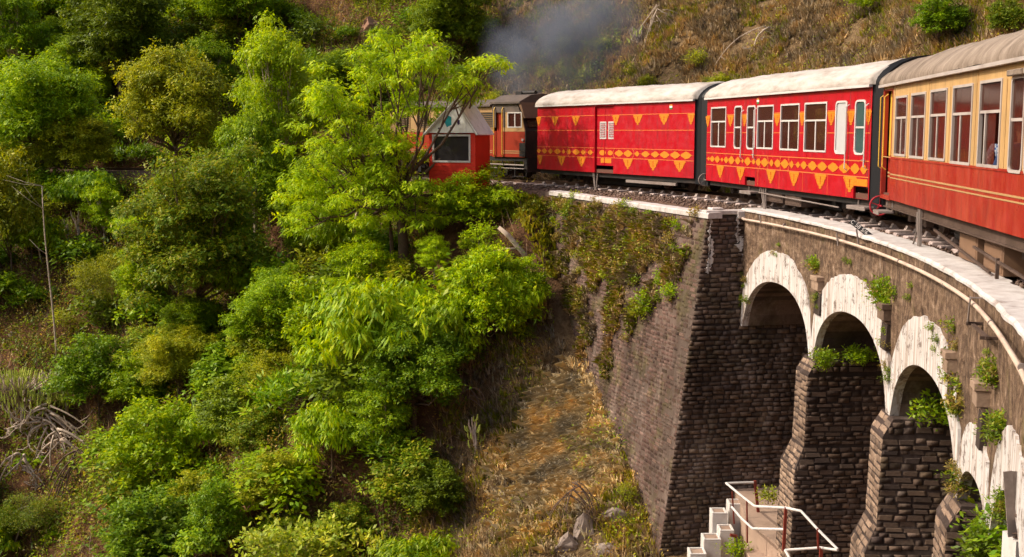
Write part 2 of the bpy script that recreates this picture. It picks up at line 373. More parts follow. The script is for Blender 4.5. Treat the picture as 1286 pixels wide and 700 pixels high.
# ------------------------------------------------------------------ masonry helper
BR = []
for k in range(5):
    m = MB(); j = lambda s=.075: R.uniform(-s, s)
    m.hexa([(-.5+j(), -.5+j(), 0), (.5+j(), -.5+j(), 0), (.5+j(), .5+j(), 0), (-.5+j(), .5+j(), 0),
            (-.44+j(), -.4+j(), 1), (.44+j(), -.4+j(), 1), (.44+j(), .4+j(), 1), (-.44+j(), .4+j(), 1)])
    BR.append(m)
BM = {}
def brick_mesh(k, mat):
    if (k, mat.name) not in BM: BM[(k, mat.name)] = BR[k].mesh('brick', mat)
    return BM[(k, mat.name)]
class Courses:
    """stones laid in courses on a face; some become objects of their own, the rest one joined part"""
    def __init__(s): s.items = []
    def face(s, o, u, w, n, u0, u1, h0, h1, bh=.105, bl=(.13, .31), dep=(.008, .05), inside=None, owner=None, wob=.02):
        """o origin, u along, w down (per metre of z), n outward"""
        h = h0; row = 0
        while h < h1-bh*.5:
            a0 = u0(h) if callable(u0) else u0; a1 = u1(h) if callable(u1) else u1
            a = a0+(row % 2)*R.uniform(.05, .12); rh = bh*R.uniform(.8, 1.22)
            if a > a0+.03: s._add(o, u, w, n, a0, a-.012, h, rh, dep, inside, owner, wob)
            while a < a1-.04:
                L = R.uniform(*bl); b = min(a+L, a1)
                if a1-b < .06: b = a1
                s._add(o, u, w, n, a, b-.02, h, rh, dep, inside, owner, wob); a = b
            h += rh; row += 1
    def _add(s, o, u, w, n, a, b, h, rh, dep, inside, owner, wob):
        if b-a < .03: return
        c = o+u*((a+b)/2)+w*(h+rh/2)+w*R.uniform(-wob, wob)
        if inside is not None and not inside(c): return
        s.items.append((c, u, w, n, b-a, rh-.022, R.uniform(*dep), owner, R.randrange(5)))
    def finish(s, mat, limit):
        """owner(s) get individually linked bricks for those that show largest"""
        sc = []
        for it in s.items:
            p = proj(it[0]); vis = 0 < p[0] < 1290 and 0 < p[1] < 704
            sc.append((it[4]/max(p[2], 1) if vis else 0))
        order = sorted(range(len(s.items)), key=lambda i: -sc[i]); single = set(i for i in order[:limit] if sc[i] > 0)
        rest = {}
        for i, (c, u, w, n, L, hh, d, owner, k) in enumerate(s.items):
            mt = mat
            if isinstance(owner, tuple): owner = owner[0]; mt = M['stone_lit']
            if i in single:
                wn_ = w.normalized(); nn = u.cross(wn_).normalized()
                if nn.dot(n) < 0: u = -u; nn = -nn
                o = link('brick', brick_mesh(k, mt), owner)
                o.matrix_local = Matrix.Translation(c-nn*.004) @ Matrix((u, wn_, nn)).transposed().to_4x4() @ Matrix.Diagonal((L, hh, d+.004, 1))
            else: rest.setdefault((id(owner), mt.name), (owner, mt, []))[2].append((c, u, w, n, L, hh, d, k))
        for owner, mt, L_ in rest.values():
            vs = []; fs = []
            for c, u, w, n, L, hh, d, k in L_:
                wn_ = w.normalized(); b = len(vs)
                nn = u.cross(wn_).normalized()
                if nn.dot(n) < 0: nn = -nn
                for x, y, z in BR[k].v: vs.append(c+u*(x*L)+wn_*(y*hh)+nn*(z*(d+.004)-.004))
                fs += [(b+4, b+5, b+6, b+7), (b, b+1, b+5, b+4), (b+1, b+2, b+6, b+5), (b+2, b+3, b+7, b+6), (b+3, b, b+4, b+7)]
            tag(link('brick_courses', mesh_np('brick_courses', vs, fs, [mt]), owner), kind='stuff')

# ------------------------------------------------------------------ retaining wall left of the viaduct
K = Vector((4.49, 27.3, 0)); BE = Vector((1.19, 37.6, 0)); fv = Vector((math.cos(rad(10)), math.sin(rad(10)), 0))
KB = K+fv*(-1.03*9.0/8.09)+Vector((0, 0, -9.0))                       # foot of the battered corner
uw = (BE-K).normalized(); WL = (BE-K).length
NW = (BE-K).cross(KB-K).normalized()
if NW.x > 0: NW = -NW
dw = NW.cross(uw).normalized()
if dw.z > 0: dw = -dw
dw = dw/abs(dw.z)                                                   # one metre down along the face
rw = empty('retaining_wall', K, 0, 'long battered rubble stone retaining wall overgrown with weeds left of the viaduct corner', 'retaining wall')
m = MB(); Z = Vector((0, 0, 1)); back = Vector((-NW.x, -NW.y, 0)).normalized()
nseg = 14; EXT = 2.0
for i in range(nseg):
    a = -0.0+i*(WL+EXT)/nseg; b = (i+1)*(WL+EXT)/nseg
    pa = K+uw*a-Z*.06; pb = K+uw*b-Z*.06; qa = pa+dw*9.2; qb = pb+dw*9.2
    if i == 0: qa = KB+(KB-K)*(.2/9.0); 
    L = [v-K for v in (qa, qb, qb+back*1.3, qa+back*1.3, pa, pb, pb+back*1.25, pa+back*1.25)]
    m.hexa([L[0], L[1], L[2], L[3], L[4], L[5], L[6], L[7]])
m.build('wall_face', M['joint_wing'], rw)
cs = Courses(); O = Vector((0, 0, -.16))
cs.face(O, uw, dw, NW, lambda h: .0+.02*h*.9, lambda h: WL-.1, 0, 8.9, .105, (.14, .28), (.01, .032),
        inside=lambda c: gz(c.x+K.x, c.y+K.y) < c.z+K.z+.35 or c.z > -.5, owner=rw, wob=.016)
# shift to world for the visibility test, back for linking
cs.items = [(it[0]+K,)+it[1:] for it in cs.items]
def finish_local(cs, origin, mat, limit):
    sc = []
    for it in cs.items:
        p = proj(it[0]); vis = 0 < p[0] < 1290 and 0 < p[1] < 704; sc.append(it[4]/max(p[2], 1) if vis else 0)
    order = sorted(range(len(sc)), key=lambda i: -sc[i]); keep = [i for i in order[:limit] if sc[i] > 0]; ks = set(keep)
    a = Courses(); a.items = [cs.items[i] for i in keep]; b = Courses(); b.items = [it for i, it in enumerate(cs.items) if i not in ks]
    for c in (a, b): c.items = [(it[0]-origin,)+it[1:] for it in c.items]
    for it in a.items:
        c, u, w, n, L, hh, d, owner, k = it
        wn_ = w.normalized(); nn = u.cross(wn_).normalized()
        if nn.dot(n) < 0: u = -u; nn = -nn
        o = link('brick', brick_mesh(k, mat), owner)
        o.matrix_local = Matrix.Translation(c-nn*.004) @ Matrix((u, wn_, nn)).transposed().to_4x4() @ Matrix.Diagonal((L, hh, d+.004, 1))
    b.finish(mat, 0)
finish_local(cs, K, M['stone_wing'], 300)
def coping(name, pts, wid, z0, z1, mat, parent, seed=0):
    """uneven whitewashed band along a polyline; pts outer edge, (dx,dy) inward normal"""
    rr = random.Random(seed); vs = []; n = len(pts)
    for p, nrm in pts:
        i_ = len(vs)/6*.35; o1 = .03*float(fbm(np.array(i_*.5), np.array(1.5+seed), 2, 2)); o2 = .07*float(fbm(np.array(i_*.6), np.array(7.5+seed), 3, 5)); t1 = z1+.012*float(fbm(np.array(i_*.6), np.array(3.5), 3, 8))
        a = p+nrm*(-.05+o1); b = p+nrm*(wid+o2)
        vs += [(a.x, a.y, z0), (a.x, a.y, t1-.03), (a.x+nrm.x*.03, a.y+nrm.y*.03, t1), (b.x-nrm.x*.03, b.y-nrm.y*.03, t1+.01), (b.x, b.y, t1-.03), (b.x, b.y, z0)]
    fs = []
    for i in range(n-1):
        for k in range(5): fs.append((i*6+k, i*6+k+1, (i+1)*6+k+1, (i+1)*6+k))
    fs += [tuple(range(6)), tuple((n-1)*6+k for k in range(6))[::-1]]
    mb = MB(); mb.add(vs, fs); return mb.build(name, mat, parent)
nb = Vector((back.x, back.y, 0))
coping('coping', [(uw*(a)-Z*0, nb) for a in np.linspace(-.12, WL-.1, 60)], .3, -.13, .0, M['coping_white'], rw, 3)

# ------------------------------------------------------------------ the stone viaduct
via = empty('stone_viaduct', (0, 0, 0), 0, 'curved stone railway viaduct with whitewashed arch rings carrying the train', 'viaduct')
RS, RB = 35.05, 38.3
BND = [11.43, 4.5, -3.25, -10.4, -13.8, -18.4, -25.5, -32.5, -39.5]
CRN = [(-1.38, -.71), (-1.37, -.69), (-1.46, -.74), (-2.05, -1.46), (-1.55, -.92), (-1.4, -.7), (-1.4, -.7), (-1.4, -.7)]
SPR = -2.62
spm = MB(); som = MB(); bkm = MB()
def wob(i, s): return float(fbm(np.array(i*.9), np.array(s*3.1), 3, 77))
for ai in range(8):
    p0, p1 = BND[ai], BND[ai+1]; ci, ce = CRN[ai]; N = 44
    def tt(i): return -1+2*i/N
    ext = []; inn = []; phs = []
    for i in range(N+1):
        t = tt(i); ph = (p0+p1)/2+(p1-p0)/2*t
        zb_ = SPR+.35 if ai not in (3,) else SPR+.25
        ze = zb_+(ce-zb_)*math.sqrt(max(0, 1-abs(t)**2.3))
        ti = .925; u = min(abs(t)/ti, 1)
        zi = SPR+(ci-SPR)*max(0, 1-u**2.25)**.5 if abs(t) < ti else SPR-.02
        ze = max(ze+.04*wob(i, ai), zi+.05) if abs(t) < ti else ze+.04*wob(i, ai)
        ext.append(ze); inn.append(zi); phs.append(ph)
    ring = MB()
    rf = RS-.03
    for i in range(N):
        a, b = phs[i], phs[i+1]
        def P(r, ph, z): return pt(r, ph, z)
        # spandrel face above the ring, subdivided so that it can be uneven
        nz = 5
        for k in range(nz):
            za0 = ext[i]+(.04-ext[i])*k/nz; za1 = ext[i]+(.04-ext[i])*(k+1)/nz
            zb0 = ext[i+1]+(.04-ext[i+1])*k/nz; zb1 = ext[i+1]+(.04-ext[i+1])*(k+1)/nz
            def rr(ph, z): return RS+.05*float(fbm(np.array(ph*1.3), np.array(z*2.2), 3, 9))
            q = [P(rr(a, za0), a, za0), P(rr(b, zb0), b, zb0), P(rr(b, zb1), b, zb1), P(rr(a, za1), a, za1)]
            spm.add(q, [(0, 1, 2, 3)])
        # ring front, its outer lip and underside edge
        ia, ib = inn[i], inn[i+1]
        ring.add([P(rf, a, ia), P(rf, b, ib), P(rf, b, ext[i+1]), P(rf, a, ext[i]),
                  P(RS+.12, a, ia), P(RS+.12, b, ib), P(RS+.07, b, ext[i+1]), P(RS+.07, a, ext[i])],
                 [(0, 1, 2, 3), (4, 5, 1, 0), (3, 2, 6, 7)])
        som.add([P(RS+.115, a, ia), P(RS+.115, b, ib), P(RB, b, ib), P(RB, a, ia)], [(0, 1, 2, 3)])
        bkm.add([P(RB, a, ia), P(RB, b, ib), P(RB, b, -.1), P(RB, a, -.1)], [(0, 1, 2, 3)])
        spm.add([P(RS+.06, a, 0), P(RS+.06, b, 0), P(RB, b, -.1), P(RB, a, -.1)], [(0, 1, 2, 3)])
    ring.build('arch_ring', M['paint_arch'], via)
spm.build('spandrel_wall', M['spandrel_stone'], via)
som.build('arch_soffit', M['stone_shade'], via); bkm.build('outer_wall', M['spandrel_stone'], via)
cpts = []
for ph in np.linspace(11.6, -39.5, 420): cpts.append((pt(RS, ph, 0), Vector((math.cos(rad(ph)), math.sin(rad(ph)), 0))))
coping('coping', cpts, .47, .03, .09, M['coping_white'], via, 8)
# piers
vc = Courses()
for bi in range(1, 9):
    ph = BND[bi]; er = Vector((math.cos(rad(ph)), math.sin(rad(ph)), 0)); et = Vector((-er.y, er.x, 0)); o = Vector((CX, CY, 0))
    prof = [(-2.6, 35.02, .36), (-2.88, 34.86, .37), (-4.3, 34.82, .38), (-4.75, 34.62, .46), (-9.5, 34.5, .52)]
    pm = MB(); pier = empty('pier_', (0, 0, 0)); pier.name = 'pier'; pier.parent = via
    for (z0, r0, h0), (z1, r1, h1) in zip(prof[:-1], prof[1:]):
        pm.hexa([o+er*r1-et*h1+Z*z1, o+er*RB-et*h1+Z*z1, o+er*RB+et*h1+Z*z1, o+er*r1+et*h1+Z*z1,
                 o+er*r0-et*h0+Z*z0, o+er*RB-et*h0+Z*z0, o+er*RB+et*h0+Z*z0, o+er*r0+et*h0+Z*z0])
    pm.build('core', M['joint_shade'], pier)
    if bi > 5: continue
    # side face towards the camera, end face towards the valley
    def rin(z): return float(np.interp(-z, [2.6, 2.88, 4.3, 4.75, 9.5], [35.02, 34.86, 34.82, 34.62, 34.5]))
    def hw(z): return float(np.interp(-z, [2.6, 2.9, 4.3, 4.75, 9.5], [.36, .37, .38, .46, .56]))
    for h0, h1, sub in ((2.62, 2.88, 0), (2.9, 4.3, 0), (4.32, 4.73, 0), (4.75, 7.6, 0)):
        zz0, zz1 = -h0, -h1; dh = h1-h0
        w_s = (-Z*1.0-et*((hw(zz1)-hw(zz0))/dh))
        vc.face(o-et*hw(zz0)+Z*zz0, er, w_s, -et, lambda h, a=zz0, b=dh, c=zz1: rin(a)+(rin(c)-rin(a))*h/b, RB-.3, 0, dh, .1, (.13, .32), (.004, .03), owner=pier)
        w_e = (-Z*1.0-er*((rin(zz0)-rin(zz1))/dh))
        vc.face(o+er*rin(zz0)+Z*zz0, et, w_e, -er, lambda h, a=zz0: -hw(a), lambda h, a=zz0: hw(a), 0, dh, .105, (.14, .3), (.004, .016), owner=(pier, 'end'))
    # corbelled brick block in the spandrel over the pier
for bi, (ph, zt_) in enumerate([(3.85, -.92), (-2.75, -.86), (-9.45, -.88), (-12.75, -.85)]):
    er = Vector((math.cos(rad(ph)), math.sin(rad(ph)), 0)); et = Vector((-er.y, er.x, 0)); o = Vector((CX, CY, 0))
    cb = MB(); w = .2 if bi < 2 else .15
    for (z0, z1, d, ww) in ((zt_-.09, zt_, .16, w), (zt_-.27, zt_-.095, .13, w-.012), (zt_-.33, zt_-.275, .06, w-.03)):
        cb.hexa([o+er*(RS-d)-et*ww+Z*z0, o+er*(RS+.1)-et*ww+Z*z0, o+er*(RS+.1)+et*ww+Z*z0, o+er*(RS-d)+et*ww+Z*z0,
                 o+er*(RS-d)-et*ww+Z*z1, o+er*(RS+.1)-et*ww+Z*z1, o+er*(RS+.1)+et*ww+Z*z1, o+er*(RS-d)+et*ww+Z*z1])
    cb.build('corbel', M['stone_lit'], via, bevel=.008)
    dr = MB(); ww = w-.03
    dr.hexa([o+er*(RS-.075)-et*ww+Z*(zt_-.75), o+er*(RS+.1)-et*ww+Z*(zt_-.75), o+er*(RS+.1)+et*ww+Z*(zt_-.75), o+er*(RS-.075)+et*ww+Z*(zt_-.75),
             o+er*(RS-.055)-et*ww+Z*(zt_-.34), o+er*(RS+.1)-et*ww+Z*(zt_-.34), o+er*(RS+.1)+et*ww+Z*(zt_-.34), o+er*(RS-.055)+et*ww+Z*(zt_-.34)])
    dr.build('weep_block', M['joint_shade'], via)
# abutment: front face under the first arch, battered corner on the left
ab = empty('abutment_', (0, 0, 0)); ab.name = 'abutment'; ab.parent = via
J = K+fv*.93; bk = Vector((-fv.y, fv.x, 0))
def fp(t, z, d=0): return K+fv*t+bk*d+Z*z
am = MB()
tb = -1.03*9.0/8.09
am.hexa([fp(tb, -9.0, .0), fp(.935, -9.0), fp(.935, -9, 1.5), fp(tb, -9, 1.5), fp(.0, -.08), fp(.935, -.08), fp(.935, -.08, 1.5), fp(.02, -.08, 1.5)])
am.hexa([fp(.935, -9.0), fp(4.4, -9.0), fp(4.4, -9, 1.5), fp(.935, -9, 1.5), fp(.935, SPR), fp(4.4, SPR), fp(4.4, SPR, 1.5), fp(.935, SPR, 1.5)])
am.hexa([fp(.935, SPR, .12), fp(4.4, SPR, .12), fp(4.4, SPR, 1.5), fp(.935, SPR, 1.5), fp(.935, -.12, .12), fp(4.4, -.12, .12), fp(4.4, -.12, 1.5), fp(.935, -.12, 1.5)])
am.build('core', M['joint_shade'], ab)
vc.face(fp(0, -.12), fv, -Z, -bk, lambda h: -1.03*(h+.12)/8.09, .93, 0, 2.5, .108, (.13, .32), (.005, .045), owner=ab)
vc.face(fp(0, -2.62), fv, -Z, -bk, lambda h: -1.03*(h+2.62)/8.09, 4.2, 0, 5.6, .108, (.13, .32), (.005, .045), owner=ab)
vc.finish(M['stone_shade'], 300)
# whitewashed corner block and cap on the front return
cc = MB()
for (t0, t1, d0, d1, z0, z1) in ((-.05, .96, -.03, .3, -.05, .05), (.12, .4, .06, .4, .045, .1), (.7, .94, -.06, .2, -.14, .03)):
    cc.hexa([fp(t0, z0, d0), fp(t1, z0, d0), fp(t1, z0, d1), fp(t0, z0, d1), fp(t0, z1, d0), fp(t1, z1, d0), fp(t1, z1, d1), fp(t0, z1, d1)])
cc.build('corner_cap', M['coping_white'], ab, bevel=.015)
# lime drips below the corner and next to the pipe
dp = MB(); rr = random.Random(4)
def drip(mb, t0, z0, L, w, thick=.012):
    pts = []; n = 20
    for i in range(n+1): pts.append((t0-.03*i/n*L+rr.uniform(-.03, .03)-w*rr.random()*(.4+.8*math.sin(PI*i/n)), z0-L*i/n))
    for i in range(n, -1, -1): pts.append((t0-.03*i/n*L+rr.uniform(-.03, .03)+w*rr.random()*(.4+.8*math.sin(PI*i/n)), z0-L*i/n))
    k = len(pts); o_ = [fp(t, z, -.045) for t, z in pts]; i_ = [fp(t, z, .03) for t, z in pts]
    mb.add(o_+i_, [tuple(range(k))]+[(i, (i+1) % k, (i+1) % k+k, i+k) for i in range(k)])
drip(dp, .06, -.06, 1.05, .035); drip(dp, .1, -.6, .75, .05); drip(dp, .02, -1.1, .3, .06); drip(dp, .72, -.1, .6, .05); drip(dp, .8, -.55, .35, .11); drip(dp, .9, -.9, .2, .07)
dp.build('lime_stain', M['paint_arch'], ab)

# ------------------------------------------------------------------ track
def sweep(mb, prof, phis, m=0):
    n = len(prof); b0 = []
    for ph in phis:
        for r, z in prof: b0.append(pt(r, ph, z))
    fs = []
    for i in range(len(phis)-1):
        for k in range(n): fs.append((i*n+k, i*n+(k+1) % n, (i+1)*n+(k+1) % n, (i+1)*n+k))
    fs += [tuple(range(n)), tuple((len(phis)-1)*n+k for k in range(n))[::-1]]
    mb.add(b0, fs, m)
PH = np.linspace(-39, 118, 260)
bed = MB(); sweep(bed, [(35.2, -.5), (35.48, .02), (35.8, .03), (37.6, .03), (38.3, -.12), (38.6, -.6)], np.linspace(-39, 13.5, 90))
sweep(bed, [(34.62, -.6), (34.9, -.06), (35.6, .02), (37.6, .03), (38.7, -.15), (39.2, -.6)], np.linspace(13.2, 118, 170))
tag(bed.build('ballast_bed', M['ballast_bed']), kind='structure')
trk = empty('railway_track', (0, 0, .115), 0, 'narrow gauge railway track with pale sleepers curving over the viaduct', 'railway track')
RT = 36.6
def railprof(rc): return [(rc-.05, -.045), (rc-.045, -.03), (rc-.012, -.02), (rc-.012, .015), (rc-.028, .025), (rc-.028, .05), (rc+.028, .05), (rc+.028, .025), (rc+.012, .015), (rc+.012, -.02), (rc+.045, -.03), (rc+.05, -.045)]
for rc in (RT-.395, RT+.395):
    m = MB(); sweep(m, railprof(rc), PH); m.build('rail', M['rail_steel'], trk)
for rc in (RT-.27, RT+.27):
    m = MB(); sweep(m, railprof(rc), np.linspace(-39, 14, 90)); m.build('guard_rail', M['iron_brown'], trk)
SLV = []
for k in range(4):
    m = MB(); j = lambda s=.012: R.uniform(-s, s)
    m.hexa([(-.9+j(), -.1+j(), -.17), (.76+j(), -.1+j(), -.17), (.76+j(), .1+j(), -.17), (-.9+j(), .1+j(), -.17),
            (-.88+j(.03), -.085+j(), -.022), (.75+j(.03), -.085+j(), -.022), (.75+j(.03), .085+j(), -.022), (-.88+j(.03), .085+j(), -.022)])
    SLV.append(m.mesh('sleeper', M['sleeper_concrete'], bevel=.012))
cl = MB()
for s in (-1, 1):
    cl.hexa([(-.05, s*.03-.025, 0), (.07, s*.03-.025, 0), (.07, s*.03+.025, 0), (-.05, s*.03+.025, 0), (-.01, s*.03-.02, .06), (.03, s*.03-.02, .075), (.03, s*.03+.02, .075), (-.01, s*.03+.02, .06)])
clm = cl.mesh('rail_clip', M['clip_pale'])
ph = -20.0; k = 0
while ph < 46:
    o = link('sleeper', SLV[k % 4], trk); o.location = pt(RT+R.uniform(-.05, .03), ph, R.uniform(-.01, .005)); o.rotation_euler = (0, 0, rad(ph)+R.uniform(-.04, .04))
    if ph < 34:
        for rx, sx in ((-.395, -1), (.395, 1)):
            c = link('rail_clip', clm, o); c.location = (rx+sx*.085, 0, -.022); c.rotation_euler = (0, 0, 0 if sx > 0 else PI)
    ph += .93 if ph < 12 else 1.0; k += 1
# loose ballast
OCT = np.array([(1, 0, 0), (-1, 0, 0), (0, 1, 0), (0, -1, 0), (0, 0, 1), (0, 0, -1)], float)
OCF = np.array([(0, 2, 4), (2, 1, 4), (1, 3, 4), (3, 0, 4), (2, 0, 5), (1, 2, 5), (3, 1, 5), (0, 3, 5)])
def pebbles(name, P, S, mat, **kw):
    n = len(P); v = OCT[None]*(1+.45*rng.uniform(-1, 1, (n, 6, 1)))*S[:, None, None]*np.array([1, 1, .7])
    a = rng.uniform(0, 2*PI, n); c, s = np.cos(a)[:, None], np.sin(a)[:, None]
    x = v[:, :, 0]*c-v[:, :, 1]*s; y = v[:, :, 0]*s+v[:, :, 1]*c; z = v[:, :, 2]+.35*x
    v = np.stack([x, y, z], -1)+P[:, None]
    F = (OCF[None]+6*np.arange(n)[:, None, None]).reshape(-1, 3)
    return tag(link(name, mesh_np(name, v.reshape(-1, 3), F, [mat])), **kw)
n = 9000; ph = rng.uniform(-16, 48, n); r = rng.uniform(35.5, 38.3, n); r = np.where(rng.random(n) < .5, rng.uniform(35.35, 36.2, n), r)
r = np.where((ph > 13) & (rng.random(n) < .5), rng.uniform(34.95, 35.9, n), r)
P = np.stack([CX+r*np.cos(np.radians(ph)), CY+r*np.sin(np.radians(ph)), np.where((ph > 13) & (r < 35.5), -.05+(r-34.9)*.12, .035)+rng.uniform(-.02, .015, n)], -1)
pebbles('ballast_stones', P, rng.uniform(.018, .05, n), M['ballast_stone'], kind='stuff')

# ------------------------------------------------------------------ carriages
# local frame of a vehicle: +X forward, +Y valley side, s = distance from the leading end along the side
def frame_of(Fa, Na):
    Fa = Vector(Fa+(0,)); Na = Vector(Na+(0,)); X = (Fa-Na); L = X.length; X.normalize(); Y = Vector((-X.y, X.x, 0))
    return (Fa+Na)/2-Y*1.05, math.atan2(X.y, X.x), L
ROOF = [(1.12, 0), (1.125, .045), (1.09, .12), (.98, .23), (.8, .34), (.55, .43), (.28, .475), (0, .49)]
ROOF = ROOF+[(-y, z) for y, z in ROOF[-2::-1]]
def wall_mesh(L, z0, z1, holes, y, th, mats=2, x0=None):
    """side wall with window holes; material 0 above the waist is left to the caller"""
    mb = MB(); half = L/2
    ss = sorted(set([0, L]+[h[0] for h in holes]+[h[1] for h in holes])); zs = sorted(set([z0, z1]+[h[2] for h in holes]+[h[3] for h in holes]))
    def hole(a, b, c, d): return any(h[0] <= a+1e-6 and b <= h[1]+1e-6 and h[2] <= c+1e-6 and d <= h[3]+1e-6 for h in holes)
    for a, b in zip(ss[:-1], ss[1:]):
        for c, d in zip(zs[:-1], zs[1:]):
            if hole(a, b, c, d): continue
            for yy in (y, y-th if y > 0 else y+th): mb.add([(half-a, yy, c), (half-b, yy, c), (half-b, yy, d), (half-a, yy, d)], [(0, 1, 2, 3)])
    yi = y-th if y > 0 else y+th
    for a, b, c, d in holes:
        for (p, q) in (((a, c), (b, c)), ((b, c), (b, d)), ((b, d), (a, d)), ((a, d), (a, c))):
            mb.add([(half-p[0], y, p[1]), (half-q[0], y, q[1]), (half-q[0], yi, q[1]), (half-p[0], yi, p[1])], [(0, 1, 2, 3)])
    return mb
def round_rect(x0, x1, z0, z1, r, n=4):
    pts = []
    for cx, cz, a0 in ((x1-r, z1-r, 0), (x0+r, z1-r, 90), (x0+r, z0+r, 180), (x1-r, z0+r, 270)):
        for k in range(n+1):
            a = rad(a0+90*k/n); pts.append((cx+r*math.cos(a), cz+r*math.sin(a)))
    return pts
def ring_frame(mb, x0, x1, z0, z1, w, y0, y1, r=.01):
    o = round_rect(x0, x1, z0, z1, r+.001); i = round_rect(x0+w, x1-w, z0+w, z1-w, max(r-w*.6, .002)); n = len(o)
    vs = [(x, y0, z) for x, z in o]+[(x, y0, z) for x, z in i]+[(x, y1, z) for x, z in o]+[(x, y1, z) for x, z in i]
    fs = []
    for k in range(n):
        l = (k+1) % n
        fs += [(k, l, n+l, n+k), (2*n+k, 3*n+k, 3*n+l, 2*n+l), (k, 2*n+k, 2*n+l, l), (n+k, n+l, 3*n+l, 3*n+k)]
    mb.add(vs, fs)
def window(root, L, a, b, z0, z1, trim, split=.34, mull=True, r=.012, y=1.05, glass='glass', slide=0, open_=False):
    half = L/2; x0, x1 = half-b, half-a; sg = 1 if y > 0 else -1
    m = MB(); ring_frame(m, x0-.014, x1+.014, z0-.014, z1+.014, .036, y-sg*.03, y+sg*.014, r)
    zt = z1-(z1-z0)*split
    if split: m.box(x0+.02, x1-.02, min(y-sg*.026, y+sg*.006), max(y-sg*.026, y+sg*.006), zt-.018, zt+.018)
    w = m.build('window', M[trim], root)
    panes = [(x0+.025, x1-.025, zt+.016, z1-.025, y-sg*.012)] if split else [(x0+.025, x1-.025, z0+.025, z1-.025, y-sg*.012)]
    if split:
        if mull:
            xm = (x0+x1)/2+slide
            panes += [(x0+.025, xm, z0+.025, zt-.016, y-sg*.012), (xm, x1-.025, z0+.025, zt-.016, y-sg*.024)]
            b_ = MB(); b_.box(xm-.022, xm+.022, min(y-sg*.03, y+sg*.002), max(y-sg*.03, y+sg*.002), z0+.02, zt-.015)
            b_.build('mullion', M[trim], w)
        else: panes.append((x0+.025, x1-.025, z0+.025, zt-.016, y-sg*.012))
    if open_: panes = [panes[0], (x0+.28, x1-.2, z0+.025, zt-.016, y-sg*.02)]
    for p in panes:
        g = MB(); g.box(p[0], p[1], p[4]-.003, p[4]+.003, p[2], p[3]); g.build('pane', M[glass], w)
    return w
def roof_part(root, L, zt, mat, lip='white_trim', over=.03, wrinkle=0, seed=1):
    half = L/2+over; N = 44; vs = []; n = len(ROOF); rr = np.random.default_rng(seed)
    for i in range(N+1):
        x = -half+2*half*i/N; e = min(1, min(i, N-i)/1.6); e = .93+.07*e
        for k, (y, z) in enumerate(ROOF):
            dz = wrinkle*float(fbm(np.array(x*2.3+seed), np.array(k*.7), 3, 5))
            if wrinkle: dz += .012*math.cos(2*PI*(x+.15*math.sin(x))/1.35)**12
            vs.append((x, y*(1 if k in (0, n-1) else (.99+.01*e))+wrinkle*.25*dz*0, zt+z*e+dz*(1 if 1 < k < n-2 else .2)))
    fs = [(i*n+k, i*n+k+1, (i+1)*n+k+1, (i+1)*n+k) for i in range(N) for k in range(n-1)]
    fs += [tuple(range(n)), tuple(N*n+k for k in range(n))[::-1]]
    mb = MB(); mb.add(vs, fs); rf = mb.build('roof', mat, root, smooth=True)
    g = MB()
    for s in (-1, 1): g.box(-half+.01, half-.01, s*1.1-.035, s*1.1+.035, zt-.05, zt-.004)
    g.build('rain_strip', M[lip], rf); return rf
def wheelset_bogie(root, x, mat='iron_black'):
    before = set(root.children)
    _bogie(root, x, mat)
    for o in root.children:
        if o not in before: o.location.z += .15
def _bogie(root, x, mat):
    b = MB()
    for s in (-1, 1):
        b.box(x-.85, x+.85, s*.62-.035, s*.62+.035, .3, .42); b.box(x-.3, x+.3, s*.62-.06, s*.62+.06, .18, .3)
        for dx in (-.6, .6): b.box(x+dx-.09, x+dx+.09, s*.64-.07, s*.64+.07, .16, .36)
    b.box(x-.12, x+.12, -.6, .6, .3, .48)
    bg_ = b.build('bogie', M[mat], root, bevel=.01)
    for dx in (-.6, .6):
        w = MB(); w.cyl((x+dx, 0, .275), (0, 1, 0), .04, 1.2, 10)
        for s in (-1, 1):
            w.cyl((x+dx, s*.4, .275), (0, 1, 0), .225, .08, 20); w.cyl((x+dx, s*.36, .275), (0, 1, 0), .255, .025, 20)
        w.build('wheelset', M['iron_brown'], bg_)
        for s in (-1, 1):
            c = MB(); c.tube([(x+dx*.4, s*.63, .2+.02*i) for i in range(8)], [.05, .06]*4, 8); c.build('spring', M[mat], bg_)
def handwheel(root, x, y, z, r, mat):
    m = MB(); pts = [(x, y+r*math.cos(2*PI*k/28), z+r*math.sin(2*PI*k/28)) for k in range(29)]
    m.tube(pts, r*.1, 8, caps=False)
    for k in range(5):
        a = 2*PI*k/5+.35; m.bar((x, y, z), (x, y+r*math.cos(a), z+r*math.sin(a)), r*.11)
    m.cyl((x, y, z), (1, 0, 0), r*.2, .05, 12); m.cyl((x-.1, y, z), (1, 0, 0), .015, .2, 8)
    m.build('handwheel', M[mat], root)
def footboard(root, x0, x1, z, mat='iron_grey', y=1.05):
    m = MB(); m.box(x0, x1, y-.1, y+.16, z-.02, z+.02); m.box(x0, x0+.03, y-.1, y-.07, z, z+.25); m.box(x1-.03, x1, y-.1, y-.07, z, z+.25)
    m.box(x0, x1, y+.14, y+.16, z-.05, z-.02); m.build('footboard', M[mat], root, bevel=.004)
def rail_hand(root, L, s, z0, z1, mat, y=1.05, ext=.06):
    x = L/2-s; m = MB(); m.tube([(x, y-.01, z0), (x, y+ext, z0+.05), (x, y+ext, z1-.05), (x, y-.01, z1)], .012, 6); m.build('handrail', M[mat], root)
